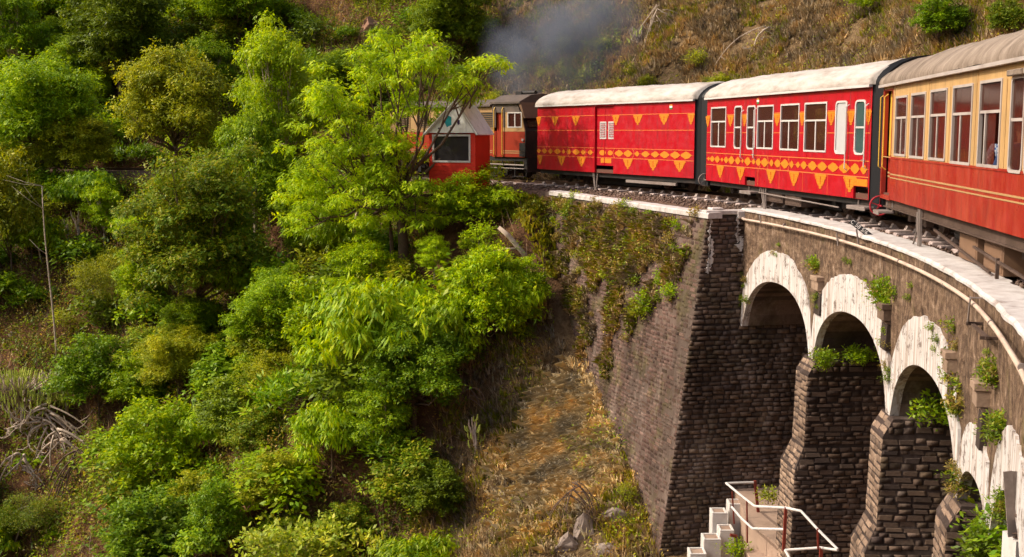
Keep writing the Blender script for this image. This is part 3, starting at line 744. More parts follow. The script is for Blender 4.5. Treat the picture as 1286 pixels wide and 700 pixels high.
def gangway(root, x0, x1, zt, w=1.0, top=.46):
    m = MB(); n = 5; sg = 1 if x1 > x0 else -1
    prof = [(w, .45)]+[(y*w/1.12, zt+z*top/.49) for y, z in ROOF]+[(-w, .45)]
    st = []
    for i in range(2*n+1):
        x = x0+(x1-x0)*i/(2*n); st.append((x, 1.0 if i % 2 == 0 else .965))
    k = len(prof); vs = [(x, y*f, .45+(z-.45)*(.5+.5*f)) for x, f in st for y, z in prof]
    fs = [(i*k+j, i*k+j+1, (i+1)*k+j+1, (i+1)*k+j) for i in range(2*n) for j in range(k-1)]+[(i*k+k-1, i*k, (i+1)*k, (i+1)*k+k-1) for i in range(2*n)]
    fs += [tuple(range(k)), tuple(2*n*k+j for j in range(k))[::-1]]
    m.add(vs, fs); m.build('gangway_bellows', M['rubber_black'], root)
def motif_tri(root, L, s, zt, w=.5, h=.3, blunt=False):
    """lace triangle hanging point down, scalloped edge, with its darker centre left open"""
    x = L/2-s; y = 1.054; m = MB()
    rows = 6
    for i in range(rows):
        a = i/rows; b = (i+.92)/rows
        wa = w/2*(1-a**1.15)*(1 if i % 2 else .93)+.01; wb = w/2*(1-b**1.15)*(.93 if i % 2 else 1)+.008
        za, zb = zt-h*a, zt-h*b
        if blunt and i > 3: break
        if i in (1, 2, 3):
            g = .07*wa
            m.box(x-wa, x-g, y, y+.004, zb, za); m.box(x+g, x+wa, y, y+.004, zb, za)
        else: m.add([(x-wa, y+.004, za), (x+wa, y+.004, za), (x+wb, y+.004, zb), (x-wb, y+.004, zb)], [(0, 1, 2, 3)])
    for s_ in (-1, 1):
        for i in range(5):
            a = (i+.5)/5; ww = w/2*(1-a**1.15)+.012
            if not (blunt and a > .6): m.add([(x+s_*ww+.022*math.cos(q*PI/3), y+.004, zt-h*a+.022*math.sin(q*PI/3)) for q in range(6)], [tuple(range(6))])
    m.build('painted_triangle', M['motif_orange'], root)
def motif_diamond(root, L, s, z, w, h, leafy=True):
    x = L/2-s; y = 1.0585; m = MB(); n = 14; P = []
    for i in range(n):
        a = 2*PI*i/n; rr_ = 1+(.1 if i % 2 and leafy else 0)
        P.append((x+w/2*rr_*math.copysign(abs(math.cos(a))**1.75, math.cos(a)), y, z+h/2*rr_*math.copysign(abs(math.sin(a))**1.45, math.sin(a))))
    m.add(P, [tuple(range(n))]); m.build('painted_diamond', M['motif_orange'], root)
def line(mb, L, a, b, z, t=.016, y=1.0535): mb.box(L/2-b, L/2-a, y-.002, y+.003, z-t/2, z+t/2)
def flag(root, L, s, z):
    for k, mname in enumerate(('flag_saffron', 'flag_white', 'flag_green')):
        m = MB(); m.box(L/2-s-.07, L/2-s+.07, 1.052, 1.058, z-.045*k, z-.045*k+.043); m.build('flag_stripe', M[mname], root)
plain('wheel_red', (.34, .02, .03), .5, .2, 12)
plain('flag_saffron', (.75, .25, .06), .5, .05); plain('flag_white', (.75, .75, .72), .5, .05); plain('flag_green', (.05, .2, .06), .5, .05)
def under_box(root, x0, x1, y0, y1, z0, z1, mat='iron_black', name='equipment_box'):
    m = MB(); m.box(x0, x1, y0, y1, z0, z1); m.box(x0+.03, x1-.03, y1-.01 if y1 > 0 else y0-.01, y1+.012 if y1 > 0 else y0+.01, z0+.03, z1-.03)
    m.build(name, M[mat], root, bevel=.008)
def shade_boxes(root, L):
    m = MB(); m.box(-L/2+2.7, L/2-2.7, -.35, .3, .2, .5); m.build('shade_box_centre', M['iron_black'], root, bevel=.01)  # dark box added between the bogies so the underside looks shaded
    m = MB(); m.box(-L/2+3.0, L/2-4.2, -.8, -.45, .18, .5); m.build('shade_box_side', M['iron_black'], root, bevel=.01)  # second dark box added for the shaded underside
def seats(root, L, s_list, mat='seat_maroon'):
    for s in s_list:
        for sy in (-1, 1):
            m = MB(); x = L/2-s; y0, y1 = (.35, .98) if sy > 0 else (-.98, -.35)
            m.box(x-.05, x+.05, y0, y1, .8, 1.62); m.box(x-.42, x+.42, y0, y1, .95, 1.08); m.box(x-.3, x+.3, y0+.1, y1-.1, .74, .95)
            m.build('seat', M[mat], root, bevel=.02)
def shell(root, L, zb, zt, holes, holes2, mat, mats=None, notch=()):
    w = wall_mesh(L, zb, zt, list(holes), 1.05, .045); o = w.build('side_wall', M[mat], root)
    w = wall_mesh(L, zb, zt, list(holes2), -1.05, .045); w.build('side_wall', M[mat], root)
    f = MB(); f.box(-L/2+.01, L/2-.01, -1.0, 1.0, zb-.02, zb+.1); f.box(-L/2+.03, L/2-.03, -1.0, 1.0, zt-.03, zt+.02); f.build('floor', M['interior_brown'], root)
    for sx in (-1, 1):
        e = MB(); x = sx*L/2
        poly = [(1.045, zb)]+[(y*.93, zt+z*.93) for y, z in ROOF]+[(-1.045, zb)]
        k = len(poly); vs = [(x-sx*.0, y, z) for y, z in poly]+[(x-sx*.05, y, z) for y, z in poly]
        e.add(vs, [tuple(range(k)), tuple(range(2*k-1, k-1, -1))]+[(i, (i+1) % k, (i+1) % k+k, i+k) for i in range(k)])
        e.build('end_wall', M[mat if sx > 0 else 'rubber_black'], root)
    return o

# --- red passenger carriage (middle of the picture)
loc, rz, L = frame_of((5.005, 30.851), (6.548, 21.897))
c1 = empty('passenger_coach', loc, rz, 'bright red passenger carriage with white roof and white framed windows beside the cream coach', 'railway carriage', 'carriages of the train')
zb, zt = .6, 2.7
W1 = [(.34, 1.42, 1.47, 2.44), (3.5, 4.44, 1.47, 2.42), (4.86, 5.84, 1.46, 2.42), (6.13, 7.18, 1.45, 2.42)]
NAR = [(2.02, 2.5, 1.45, 2.44, 'glass'), (2.86, 3.36, 1.45, 2.43, 'glass'), (7.6, 8.08, 1.43, 2.42, 'louvre_grey'), (8.44, 8.84, 1.43, 2.42, 'glass_teal')]
door_h = [(2.78, 3.42, zb, .8), (8.45, 9.05, zb, .83)]
shell(c1, L, zb, zt, W1+[n[:4] for n in NAR]+door_h, [(s, s+.9, 1.5, 2.4) for s in (.6, 1.9, 3.3, 4.7, 6.1, 7.5)], 'coach_red')
for i, w in enumerate(W1): window(c1, L, *w, 'white_trim', split=.36, slide=(.0, .05, .06, 0)[i])
for i, w in enumerate(NAR): window(c1, L, *w[:4], 'white_trim' if i != 3 else 'white_trim', split=0 if w[4] == 'louvre_grey' else .5, mull=False, r=.09, glass=w[4])
for s0, s1 in ((2.66, 3.46), (8.2, 9.0)):
    m = MB()
    for a, b, c, d in ((s0, s0+.014, .8, 2.62), (s1, s1+.014, .8, 2.62), (s0, s1, 2.61, 2.625)): m.box(L/2-b, L/2-a, 1.046, 1.0515, c, d)
    dl = m.build('door', M['interior_brown'], c1)
    h = MB(); h.tube([(L/2-s1+.1, 1.05, 1.32), (L/2-s1+.1, 1.09, 1.32), (L/2-s1+.2, 1.09, 1.32)], .012, 6); h.build('handle', M['iron_grey'], dl)
roof_part(c1, L, zt, M['roof_white'], wrinkle=.03, seed=2)
gangway(c1, L/2-.01, L/2+.58, zt); gangway(c1, -L/2+.0, -L/2-.4, zt, 1.03, .52)
m = MB(); occ = [(.3, 1.46), (2.0, 2.52), (2.84, 3.38), (3.46, 4.48), (4.82, 5.88), (6.09, 7.22), (7.56, 8.12), (8.4, 8.88)]
def gaps(a, b, occ):
    out = []; x = a
    for o in occ:
        if o[0] > x: out.append((x, o[0]))
        x = max(x, o[1])
    if x < b: out.append((x, b))
    return out
for z in (1.82, 2.25):
    for a, b in gaps(.03, L-.03, occ): line(m, L, a, b, z)
line(m, L, .03, L-.03, 1.305, .018); line(m, L, .03, L-.03, 1.01, .018); line(m, L, .03, L-.03, 1.155, .01)
m.build('painted_line', M['motif_line'], c1)
for s, w, h in [(.2, .18, .1), (.48, .34, .15), (.86, .36, .17), (1.2, .16, .1), (1.5, .3, .16), (1.86, .4, .2), (2.3, .32, .18), (2.62, .14, .1), (2.95, .38, .2), (3.32, .2, .12), (3.62, .3, .17), (4.0, .42, .2), (4.4, .22, .16), (4.75, .34, .18), (5.15, .42, .2), (5.52, .2, .16), (5.85, .2, .13), (6.15, .3, .17), (6.58, .42, .19), (7.05, .44, .18), (7.55, .46, .18), (8.05, .46, .2), (8.5, .36, .2), (8.86, .26, .18)]:
    motif_diamond(c1, L, s, 1.155, w, h)
m = MB()
for s in (3.95, 5.13):
    for a0 in (-1, 1):
        for b0 in (-1, 1): m = MB(); m.bar((L/2-s+a0*.28, 1.056, 1.155), (L/2-s+a0*.2, 1.056, 1.155+b0*.16), .016, .004, up=(0, 1, 0)); m.build('painted_bracket', M['motif_line'], c1)
for s in (1.08, 2.5, 4.38, 5.66, 6.98, 8.3): motif_tri(c1, L, s, 1.0, .5+.04*(s > 6), .3)
m = MB(); m.box(L/2-9.02, L/2-8.42, 1.052, 1.057, .84, .97)
for k in range(6): m.box(L/2-8.98+.1*k, L/2-8.94+.1*k, 1.0575, 1.06, .86, .95)
m.build('painted_panel', M['motif_orange'], c1)
for s, w in ((.08, .3), (1.74, .4), (2.68, .3), (4.66, .36), (6.0, .26), (7.4, .36), (8.26, .3), (8.97, .2)): motif_tri(c1, L, s, 2.235, w, .27)
flag(c1, L, 3.5, 2.56)
footboard(c1, L/2-3.55, L/2-2.85, .46); footboard(c1, L/2-9.25, L/2-8.5, .46)
rail_hand(c1, L, 2.6, 1.2, 2.35, 'white_trim'); rail_hand(c1, L, 3.42, 1.2, 2.38, 'white_trim'); rail_hand(c1, L, 8.16, 1.1, 2.36, 'white_trim'); rail_hand(c1, L, 8.95, 1.15, 2.36, 'white_trim')
m = MB(); m.box(-L/2+.05, L/2-.05, -.95, .95, .48, .6); m.build('underframe', M['iron_black'], c1)
m = MB()
for s in (1.2, 2.45, 3.6, 4.85, 6.1, 7.3, 8.15): m.box(L/2-s-.005, L/2-s+.005, 1.0505, 1.0528, zb+.01, 1.0)
m.build('panel_seam', M['motif_line'], c1)
for x in (L/2-1.6, -L/2+1.6): wheelset_bogie(c1, x)
m = MB()
for dx in (-.09, .06, .2): m.bar((L/2-3.85+dx, .98, .6), (L/2-3.9+dx*.2, .98, .05), .03)
m.build('brake_hanger', M['iron_grey'], c1)
under_box(c1, -.2, 1.1-.35, .5, .92, .28, .52, 'iron_brown'); under_box(c1, -1.2, -.35, .5, .92, .26, .5, 'iron_brown')
m = MB(); m.tube([(1.0, 1.0, .46), (-3.2, 1.0, .38)], .015, 6); m.build('brake_pipe', M['iron_grey'], c1)
handwheel(c1, -L/2+9.3, 1.02, .6, .15, 'iron_grey')
shade_boxes(c1, L); seats(c1, L, [1.0, 2.0, 4.0, 5.3, 6.6])

# --- red luggage carriage
loc, rz, L = frame_of((.852, 40.137), (4.86, 31.985))
c2 = empty('luggage_coach', loc, rz, 'bright red luggage van with white roof, sliding louvred door and no windows, behind the engine', 'railway carriage', 'carriages of the train')
shell(c2, L, zb, zt, [(3.84, 4.92, zb, 2.6)], [(s, s+.8, 1.7, 2.3) for s in (1.5, 6.5)], 'coach_red')
roof_part(c2, L, zt, M['roof_white'], wrinkle=.035, seed=7)
m = MB(); m.box(L/2-4.92, L/2-3.84, .985, 1.0, .82, 2.6); m.box(L/2-4.34, L/2-4.3, 1.0, 1.01, .82, 2.6); dr_ = m.build('door', M['coach_red'], c2)
for a, b in ((4.05, 4.42), (4.55, 4.92)):
    f = MB(); ring_frame(f, L/2-b, L/2-a, 1.62, 2.14, .03, 1.0, 1.015); fo = f.build('louvre_frame', M['white_trim'], dr_)
    f = MB()
    for k in range(9): f.hexa([(L/2-b+.03, 1.0, 1.655+k*.052), (L/2-a-.03, 1.0, 1.655+k*.052), (L/2-a-.03, 1.004, 1.655+k*.052), (L/2-b+.03, 1.004, 1.655+k*.052), (L/2-b+.03, 1.002, 1.69+k*.052), (L/2-a-.03, 1.002, 1.69+k*.052), (L/2-a-.03, 1.02, 1.68+k*.052), (L/2-b+.03, 1.02, 1.68+k*.052)])
    tag(f.build('louvre_slats', M['louvre_grey'], dr_), kind='stuff')
m = MB(); m.box(L/2-4.95, L/2-3.81, 1.02, 1.075, 2.6, 2.64); m.box(L/2-3.84, L/2-3.8, 1.045, 1.07, .6, 2.64); m.build('door_track', M['coach_red'], c2)
m = MB()
for z in (2.33, 1.88, 1.345, 1.06):
    for a, b in ((.02, 3.8), (4.94, L-.02)): line(m, L, a, b, z)
for z in (2.33, 1.88, 1.345, 1.06): line(m, L, 3.86, 4.9, z, .016, 1.003)
for a, b in ((.02, 3.8), (4.94, L-.02)): line(m, L, a, b, 1.205, .008)
m.build('painted_line', M['motif_line'], c2)
for s, w, h in [(.12, .3, .15), (.52, .34, .17), (.94, .32, .16), (1.42, .46, .18), (1.83, .2, .14), (2.2, .24, .17), (2.66, .46, .18), (3.1, .28, .16), (3.55, .3, .16), (5.25, .46, .19), (5.75, .46, .2), (6.25, .22, .16), (6.7, .42, .17), (7.2, .4, .17), (7.68, .46, .19), (8.2, .46, .19), (8.72, .5, .2)]:
    motif_diamond(c2, L, s, 1.205, w, h)
m = MB()
for s in (2.66, 5.5):
    for a0 in (-1, 1):
        for b0 in (-1, 1): m = MB(); m.bar((L/2-s+a0*.62, 1.056, 1.205), (L/2-s+a0*.5, 1.056, 1.205+b0*.14), .016, .004, up=(0, 1, 0)); m.build('painted_bracket', M['motif_line'], c2)
for s, w in ((.2, .34), (1.7, .48), (3.0, .5), (5.75, .5), (7.1, .5), (8.42, .54)): motif_tri(c2, L, s, 1.05, w, .3)
for s, w in ((.1, .3), (1.24, .42), (2.62, .44), (5.05, .36), (6.26, .46), (7.62, .46), (8.92, .3)): motif_tri(c2, L, s, 2.32, w, .29)
m = MB()
for s, w, h in ((4.2, .42, .17), (4.65, .3, .15)): m.add([(L/2-s+w/2*math.cos(q*PI/4), 1.003, 1.205+h/2*math.sin(q*PI/4)) for q in range(8)], [tuple(range(8))])
m.box(L/2-4.72, L/2-4.1, 1.001, 1.004, .9, 1.04); m.build('painted_panel', M['motif_orange'], dr_)
flag(c2, L, 7.95, 2.54)
m = MB(); m.box(-L/2+.05, L/2-.05, -.95, .95, .46, .6); m.build('underframe', M['iron_black'], c2)
for x in (L/2-1.6, -L/2+1.6): wheelset_bogie(c2, x)
m = MB()
for dx in (-.2, .02, .1): m.bar((L/2-3.7+dx, .98, .6), (L/2-3.75+dx*.2, .98, .06), .03)
m.build('brake_hanger', M['iron_grey'], c2)
m = MB(); m.box(-3.6, -1.0, .93, .99, .36, .44); m.build('side_sill', M['iron_grey'], c2)
shade_boxes(c2, L); gangway(c2, -L/2+.0, -L/2-.5, zt)

# --- cream and red coach at the right edge
Fa, Na0 = Vector((6.60, 21.42, 0)), Vector((5.6298, 13.3035, 0)); u_ = (Na0-Fa).normalized()
N_ = Fa+u_*9.1
loc, rz, L = frame_of((Fa.x, Fa.y), (N_.x, N_.y))
c0 = empty('vintage_coach', loc, rz, 'cream over red passenger coach with brown canvas roof at the right edge', 'railway carriage', 'carriages of the train')
zb, zt = .69, 2.665
WC = [(1.19, 2.1, 1.46, 2.42), (2.42, 3.42, 1.45, 2.43), (3.76, 4.75, 1.45, 2.44), (5.1, 6.1, 1.43, 2.45), (6.47, 7.4, 1.43, 2.46)]
WN = [(7.8, 8.3, 1.4, 2.46), (8.4, 8.9, 1.4, 2.46)]
WA = 1.41
w = wall_mesh(L, zb, WA, [(0, .9, zb, WA)], 1.05, .045); w.build('side_wall', M['cream_lower'], c0)
w = wall_mesh(L, WA+.003, zt, WC+WN+[(0, .9, WA+.003, 2.58)], 1.05, .045); w.build('side_wall', M['cream_upper'], c0)
w = wall_mesh(L, zb, zt, [(s, s+.9, 1.45, 2.4) for s in (1.2, 2.5, 3.8, 5.1, 6.4)], -1.05, .045); w.build('side_wall', M['cream_lower'], c0)
f = MB(); f.box(-L/2+.01, L/2-.01, -1.0, 1.0, zb-.02, zb+.08); f.box(-L/2+.03, L/2-.03, -1.0, 1.0, zt-.03, zt+.02); f.build('floor', M['interior_brown'], c0)
for x in (-L/2+.02, L/2-.95):
    f = MB(); f.box(x-.02, x+.02, -1.0, 1.0, zb, zt); f.build('end_wall', M['cream_lower'], c0)
f = MB(); f.box(L/2-.04, L/2, -1.0, .3, zb, zt+.3); f.build('end_wall', M['rubber_black'], c0)
for i, w in enumerate(WC): window(c0, L, *w, 'grey_trim', split=.36, slide=(0, .05, .08, .1, .22)[i], open_=i == 4)
for w in WN: window(c0, L, *w, 'grey_trim', split=.45, mull=False, r=.07)
m = MB()
for w in WN: m.box(L/2-w[1]-.02, L/2-w[0]+.02, 1.05, 1.12, 2.47, 2.54)
m.build('window_hood', M['roof_tan'], c0, bevel=.01)
# waist line, two cream stripes, vertical panel beads
m = MB(); m.box(-L/2, L/2-.9, 1.052, 1.062, WA-.02, WA+.012); m.build('waist_bead', M['cream_lower'], c0)
m = MB(); line(m, L, .92, L-.02, 1.125, .025); line(m, L, .92, L-.02, 1.065, .02); m.build('painted_line', M['loco_cream'], c0)
m = MB()
for s in (1.1, 3.6, 6.3): m.box(L/2-s-.012, L/2-s+.012, 1.05, 1.056, 2.46, zt-.02)
for s in (2.26, 3.59, 4.93, 6.28, 7.6): m.box(L/2-s-.01, L/2-s+.01, 1.05, 1.057, WA+.02, 2.46)
m.build('panel_bead', M['cream_upper'], c0)
# entrance vestibule at the leading end: posts and yellow grab rails
m = MB()
m.box(L/2-.92, L/2-.84, .98, 1.05, zb, zt); m.box(L/2-.09, L/2-.01, .97, 1.05, zb, zt); m.box(L/2-.92, L/2, .98, 1.045, 2.55, zt)
m.build('corner_post', M['cream_lower'], c0)
m = MB(); m.box(L/2-.86, L/2-.1, .90, .94, zb, 1.42); m.build('entrance_door', M['cream_lower'], c0)
m = MB(); m.box(L/2-.86, L/2-.1, .90, .94, 1.424, 2.56); m.build('entrance_door', M['brass_yellow'], c0)
m = MB(); line(m, L, .12, .85, 1.125, .03, .945); line(m, L, .12, .85, 1.06, .03, .945); m.build('painted_line', M['loco_cream'], c0)
for s in (-.06, .3): rail_hand(c0, L, s, 1.18, 2.5, 'brass_yellow', 1.03, .05)
m = MB(); m.box(L/2-.9, L/2-.02, .75, 1.05, zb-.02, zb+.05); m.build('door_step', M['cream_lower'], c0)
rf = roof_part(c0, L, zt, M['roof_tan'], 'grey_trim', .05, .05, 4)
gangway(c0, L/2-.02, L/2+.06, zt, 1.0, .44)
m = MB(); m.box(L/2-.01, L/2+.012, .5, .86, .98, 1.25); pl = m.build('data_plate', M['iron_grey'], c0)
m = MB()
for k in range(4): m.box(L/2+.012, L/2+.016, .56+.02*(k % 2), .8-.05*(k % 3), 1.02+.055*k, 1.04+.055*k)
m.build('plate_lettering', M['iron_black'], pl)
m = MB(); m.box(-L/2+.05, L/2-.1, .88, .96, .52, .69); m.box(-L/2+.05, L/2-.1, -.96, -.88, .52, .69)
m.box(-L/2+.05, L/2-.1, .93, 1.0, .52, .54); m.box(-L/2+.05, L/2-.1, .93, 1.0, .665, .688); m.build('underframe', M['iron_brown'], c0)
for x in (L/2-1.5, -L/2+1.6): wheelset_bogie(c0, x, 'iron_brown')
m = MB()
for dx in (0, .1): m.bar((L/2-3.15+dx, 1.0, .66), (L/2-3.2+dx, 1.0, .02), .04)
m.bar((L/2-2.9, 1.0, .6), (L/2-3.0, 1.02, .3), .025); m.bar((L/2-3.0, 1.02, .3), (L/2-2.75, 1.02, .05), .025); m.build('brake_hanger', M['iron_grey'], c0)
m = MB(); m.bar((L/2-4.0, .98, .42), (L/2-7.0, .98, .14), .03); m.bar((L/2-6.2, .98, .38), (L/2-9.0, .98, .2), .03); m.bar((L/2-7.3, .98, .35), (L/2-7.3, .98, .1), .04); m.build('truss_rod', M['iron_brown'], c0)
under_box(c0, L/2-5.9, L/2-5.0, .45, .86, .12, .5, 'brown_board'); under_box(c0, L/2-7.1, L/2-6.25, .45, .86, .1, .48, 'brown_board'); under_box(c0, L/2-4.8, L/2-4.4, .3, .7, .2, .5, 'iron_black')
m = MB(); m.cyl((L/2-4.1, .55, .36), (1, 0, 0), .11, .5, 14); m.build('air_cylinder', M['iron_black'], c0)
footboard(c0, L/2-.8, L/2-.3, .46); handwheel(c0, L/2+.12, 1.02, .52, .17, 'wheel_red')
shade_boxes(c0, L); seats(c0, L, [1.7, 3.0, 4.3, 5.6, 8.2])
# maroon blinds hanging inside the panes
for a, b, c, d in [(1.2, 2.1, 2.12, 2.42)]+[(w[0]+.02, w[1]-.02, 2.1, 2.42) for w in WC[1:]]:
    m = MB(); m.box(L/2-b, L/2-a, .94, .955, c, d); m.build('blind', M['seat_maroon'], c0)
for w in WC[:4]:
    m = MB(); x0_, x1_ = L/2-w[1]+.1, L/2-w[0]-.35
    for k in range(6): m.box(x0_+(x1_-x0_)*k/6, x0_+(x1_-x0_)*(k+.9)/6, .9+.012*(k % 2), .93+.012*(k % 2), 1.3, 2.1)
    m.build('curtain', M['cream_lower'], c0)

# --- diesel engine
N3 = Vector((.45, 41.2, 0)); hh = rad(-44); F3 = N3+Vector((math.sin(hh), math.cos(hh), 0))*8.6
loc, rz, L = frame_of((F3.x, F3.y), (N3.x, N3.y))
lo = empty('diesel_locomotive', loc, rz, 'red and cream diesel locomotive with dark cab half hidden by the lime tree', 'locomotive')
H = L/2
def X(s): return H-s          # s from the leading end; the cab is at the trailing end (s 7.1 to 8.6)
m = MB(); m.box(-H+.0, H, -.98, .98, .82, .96); m.box(-H-.05, -H+.1, -1.0, 1.0, .45, .96); m.box(H-.1, H+.05, -1.0, 1.0, .45, .96); m.build('underframe', M['iron_black'], lo)
m = MB(); s0, s1 = 6.95, L-.02
poly = [(X(s1)+.0, .96), (X(s1), 1.85), (X(s1)+.28, 2.72), (X(s0), 2.72), (X(s0), .96)]
m.prism([(x, z) for x, z in [(X(s1), .96), (X(s1), 1.42), (X(s0), 1.42), (X(s0), .96)]], -1.05, 1.05); 
m.prism([(X(s1), 1.42), (X(s1), 1.86), (X(s0), 1.86), (X(s0), 1.42)], -1.05, 1.05)
m.build('cab_lower', M['loco_red'], lo)
m = MB(); m.box(X(L+.02), X(L-.02)-.003, -1.04, 1.04, .97, 1.86); m.box(X(L-.0), X(8.32), 1.051, 1.056, .98, 1.45); m.build('sooty_end_plate', M['iron_black'], lo)
m = MB()
a0, a1, b0, b1 = X(s1), X(s1)+.36, 1.864, 2.8
# cab side above waist with window hole and door opening, both sides; sloping rear
for sy in (-1, 1):
    y0, y1 = (1.0, 1.05) if sy > 0 else (-1.05, -1.0)
    wx0, wx1, wz0, wz1 = X(8.45), X(7.75), 1.98, 2.5
    def panel(p): m.prism(p, y0, y1)
    panel([(a0, b0), (X(7.5), b0), (X(7.5), wz0), (a0+.04, wz0)])
    panel([(a0+.042, wz0+.001), (wx0, wz0+.001), (wx0, wz1), (a0+.24, wz1)])
    panel([(wx1, wz0+.001), (X(7.62), wz0+.001), (X(7.62), wz1), (wx1, wz1)])
m.build('cab_side', M['loco_cream'], lo)
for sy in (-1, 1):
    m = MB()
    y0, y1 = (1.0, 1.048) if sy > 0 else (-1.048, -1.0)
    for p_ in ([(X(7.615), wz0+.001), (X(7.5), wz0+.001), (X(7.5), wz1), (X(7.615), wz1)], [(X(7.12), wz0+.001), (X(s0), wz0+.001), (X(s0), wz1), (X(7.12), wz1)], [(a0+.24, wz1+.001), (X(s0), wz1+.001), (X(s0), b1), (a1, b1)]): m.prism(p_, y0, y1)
    m.build('painted_shade_panel', M['loco_roof'], lo)  # dark brown panels: roof and visor shade over the window put into colour
for sy in (-1, 1):
    window(lo, L, 7.75, 8.43, 1.99, 2.49, 'white_trim', split=.001, mull=True, y=1.05*sy)
m = MB(); m.hexa([(a0+.0, -1.0, 1.864), (a0, 1.0, 1.864), (a0+.05, 1.0, 1.864), (a0+.05, -1.0, 1.864), (a1, -1.0, 2.8), (a1, 1.0, 2.8), (a1+.05, 1.0, 2.8), (a1+.05, -1.0, 2.8)])
m.box(X(s0)-.05, X(s0), -1.0, 1.0, .96, 2.8); m.build('cab_end', M['iron_black'], lo)
m = MB()
for k in range(2):
    sy = -1 if k else 1; m.hexa([(a0-.012, sy*.55-.3, 2.0), (a0-.012, sy*.55+.3, 2.0), (a0+.05, sy*.55+.3, 2.0), (a0+.05, sy*.55-.3, 2.0), (a0+.23, sy*.55-.3, 2.6), (a0+.23, sy*.55+.3, 2.6), (a0+.29, sy*.55+.3, 2.6), (a0+.29, sy*.55-.3, 2.6)])
m.build('cab_end_window', M['glass'], lo)
# roof of the cab, shallow pitched, with sooty gear
m = MB(); rp = [(1.14, 2.8), (1.14, 2.86), (.6, 3.1), (0, 3.16), (-.6, 3.1), (-1.14, 2.86), (-1.14, 2.8)]
k = len(rp); vs = [(a0+.16, y, z) for y, z in rp]+[(X(s0)+.05, y, z) for y, z in rp]
m.add(vs, [tuple(range(k)), tuple(range(2*k-1, k-1, -1))]+[(i, (i+1) % k, (i+1) % k+k, i+k) for i in range(k)]); m.build('cab_roof', M['loco_roof'], lo)
m = MB(); m.hexa([(a0-.02, -1.08, 2.3), (a0-.02, 1.06, 2.3), (a0+.04, 1.06, 2.3), (a0+.04, -1.08, 2.3), (a0+.15, -1.1, 2.84), (a0+.15, 1.1, 2.84), (a0+.3, 1.1, 2.86), (a0+.3, -1.1, 2.86)])
m.build('cab_visor', M['brown_board'], lo)
m = MB(); m.box(X(s0)-.9+.2, X(s0)-.4, -.5, .3, 3.12, 3.24); m.cyl((X(7.9), .2, 3.2), (1, 0, 0), .07, .7, 10); m.cyl((a0+.35, -.2, 3.05), (0, 1, 0), .1, .8, 10); m.build('roof_gear', M['iron_black'], lo)
# hood forward of the cab
m = MB(); m.box(X(6.93), X(.9), -.92, .92, .965, 1.8); m.build('hood', M['loco_red'], lo, bevel=.02)
m = MB(); m.prism([(X(6.93), 1.803), (X(.95), 1.803), (X(.95), 2.6), (X(1.1), 2.72), (X(6.93), 2.72)], -.9, .9); m.build('hood', M['loco_cream'], lo, bevel=.03)
m = MB(); rp = [(1.02, 2.722), (1.02, 2.78), (.5, 2.95), (0, 3.0), (-.5, 2.95), (-1.02, 2.78), (-1.02, 2.722)]
vs = [(X(6.8), y, z) for y, z in rp]+[(X(1.0), y, z) for y, z in rp]
m.add(vs, [tuple(range(k)), tuple(range(2*k-1, k-1, -1))]+[(i, (i+1) % k, (i+1) % k+k, i+k) for i in range(k)]); m.cyl((X(4), 0, 3.08), (0, 0, 1), .16, .26, 12); m.build('hood_roof', M['loco_roof'], lo)
for s in (1.4, 2.6, 3.8, 5.0, 6.1):
    m = MB(); ring_frame(m, X(s+.8), X(s), 1.95, 2.55, .03, .9, .925); g = m.build('grille', M['loco_cream'], lo)
    m = MB()
    for kk in range(8): m.box(X(s+.76), X(s+.04), .9, .915, 1.99+kk*.066, 2.03+kk*.066)
    tag(m.build('louvre_slats', M['iron_black'], g), kind='stuff')
m = MB(); 
for z in (1.1, 1.17): line(m, L, 7.5, 8.58, z, .03, 1.053); line(m, L, 1.0, 6.9, z+.0, .03, .923)
line(m, L, 7.5, 8.58, 1.865, .05, 1.053); m.build('painted_line', M['loco_cream'], lo)
m = MB()
for s in (7.52, 7.1): m.tube([(X(s), 1.06, .98), (X(s), 1.11, 1.05), (X(s), 1.11, 2.6), (X(s), 1.06, 2.68)], .022, 6)
m.build('grab_rail', M['brass_yellow'], lo)
m = MB(); m.box(X(7.5), X(7.12), .96, .985, 1.0, 2.5); m.build('cab_door', M['loco_red'], lo)
m = MB(); m.cyl((X(8.5), 1.06, 1.55), (0, 1, 0), .045, .05, 12); m.build('marker_lamp', M['white_trim'], lo)
for x in (X(1.9), X(6.7)): wheelset_bogie(lo, x)
m = MB()
for s in (7.1, 8.3):
    m.box(X(s)-.3, X(s)+.3, .95, 1.08, .28, .31); m.box(X(s)-.3, X(s)-.27, .95, .98, .28, .84); m.box(X(s)+.27, X(s)+.3, .95, .98, .28, .84); m.box(X(s)-.3, X(s)+.3, .95, 1.08, .54, .56)
m.build('cab_step', M['iron_black'], lo)
m = MB(); m.tube([(X(6.6), 1.0, .7), (X(8.5), 1.0, .68)], .03, 6); m.tube([(X(6.6), 1.0, .58), (X(8.5), 1.0, .56)], .02, 6); m.build('air_pipe', M['iron_grey'], lo)

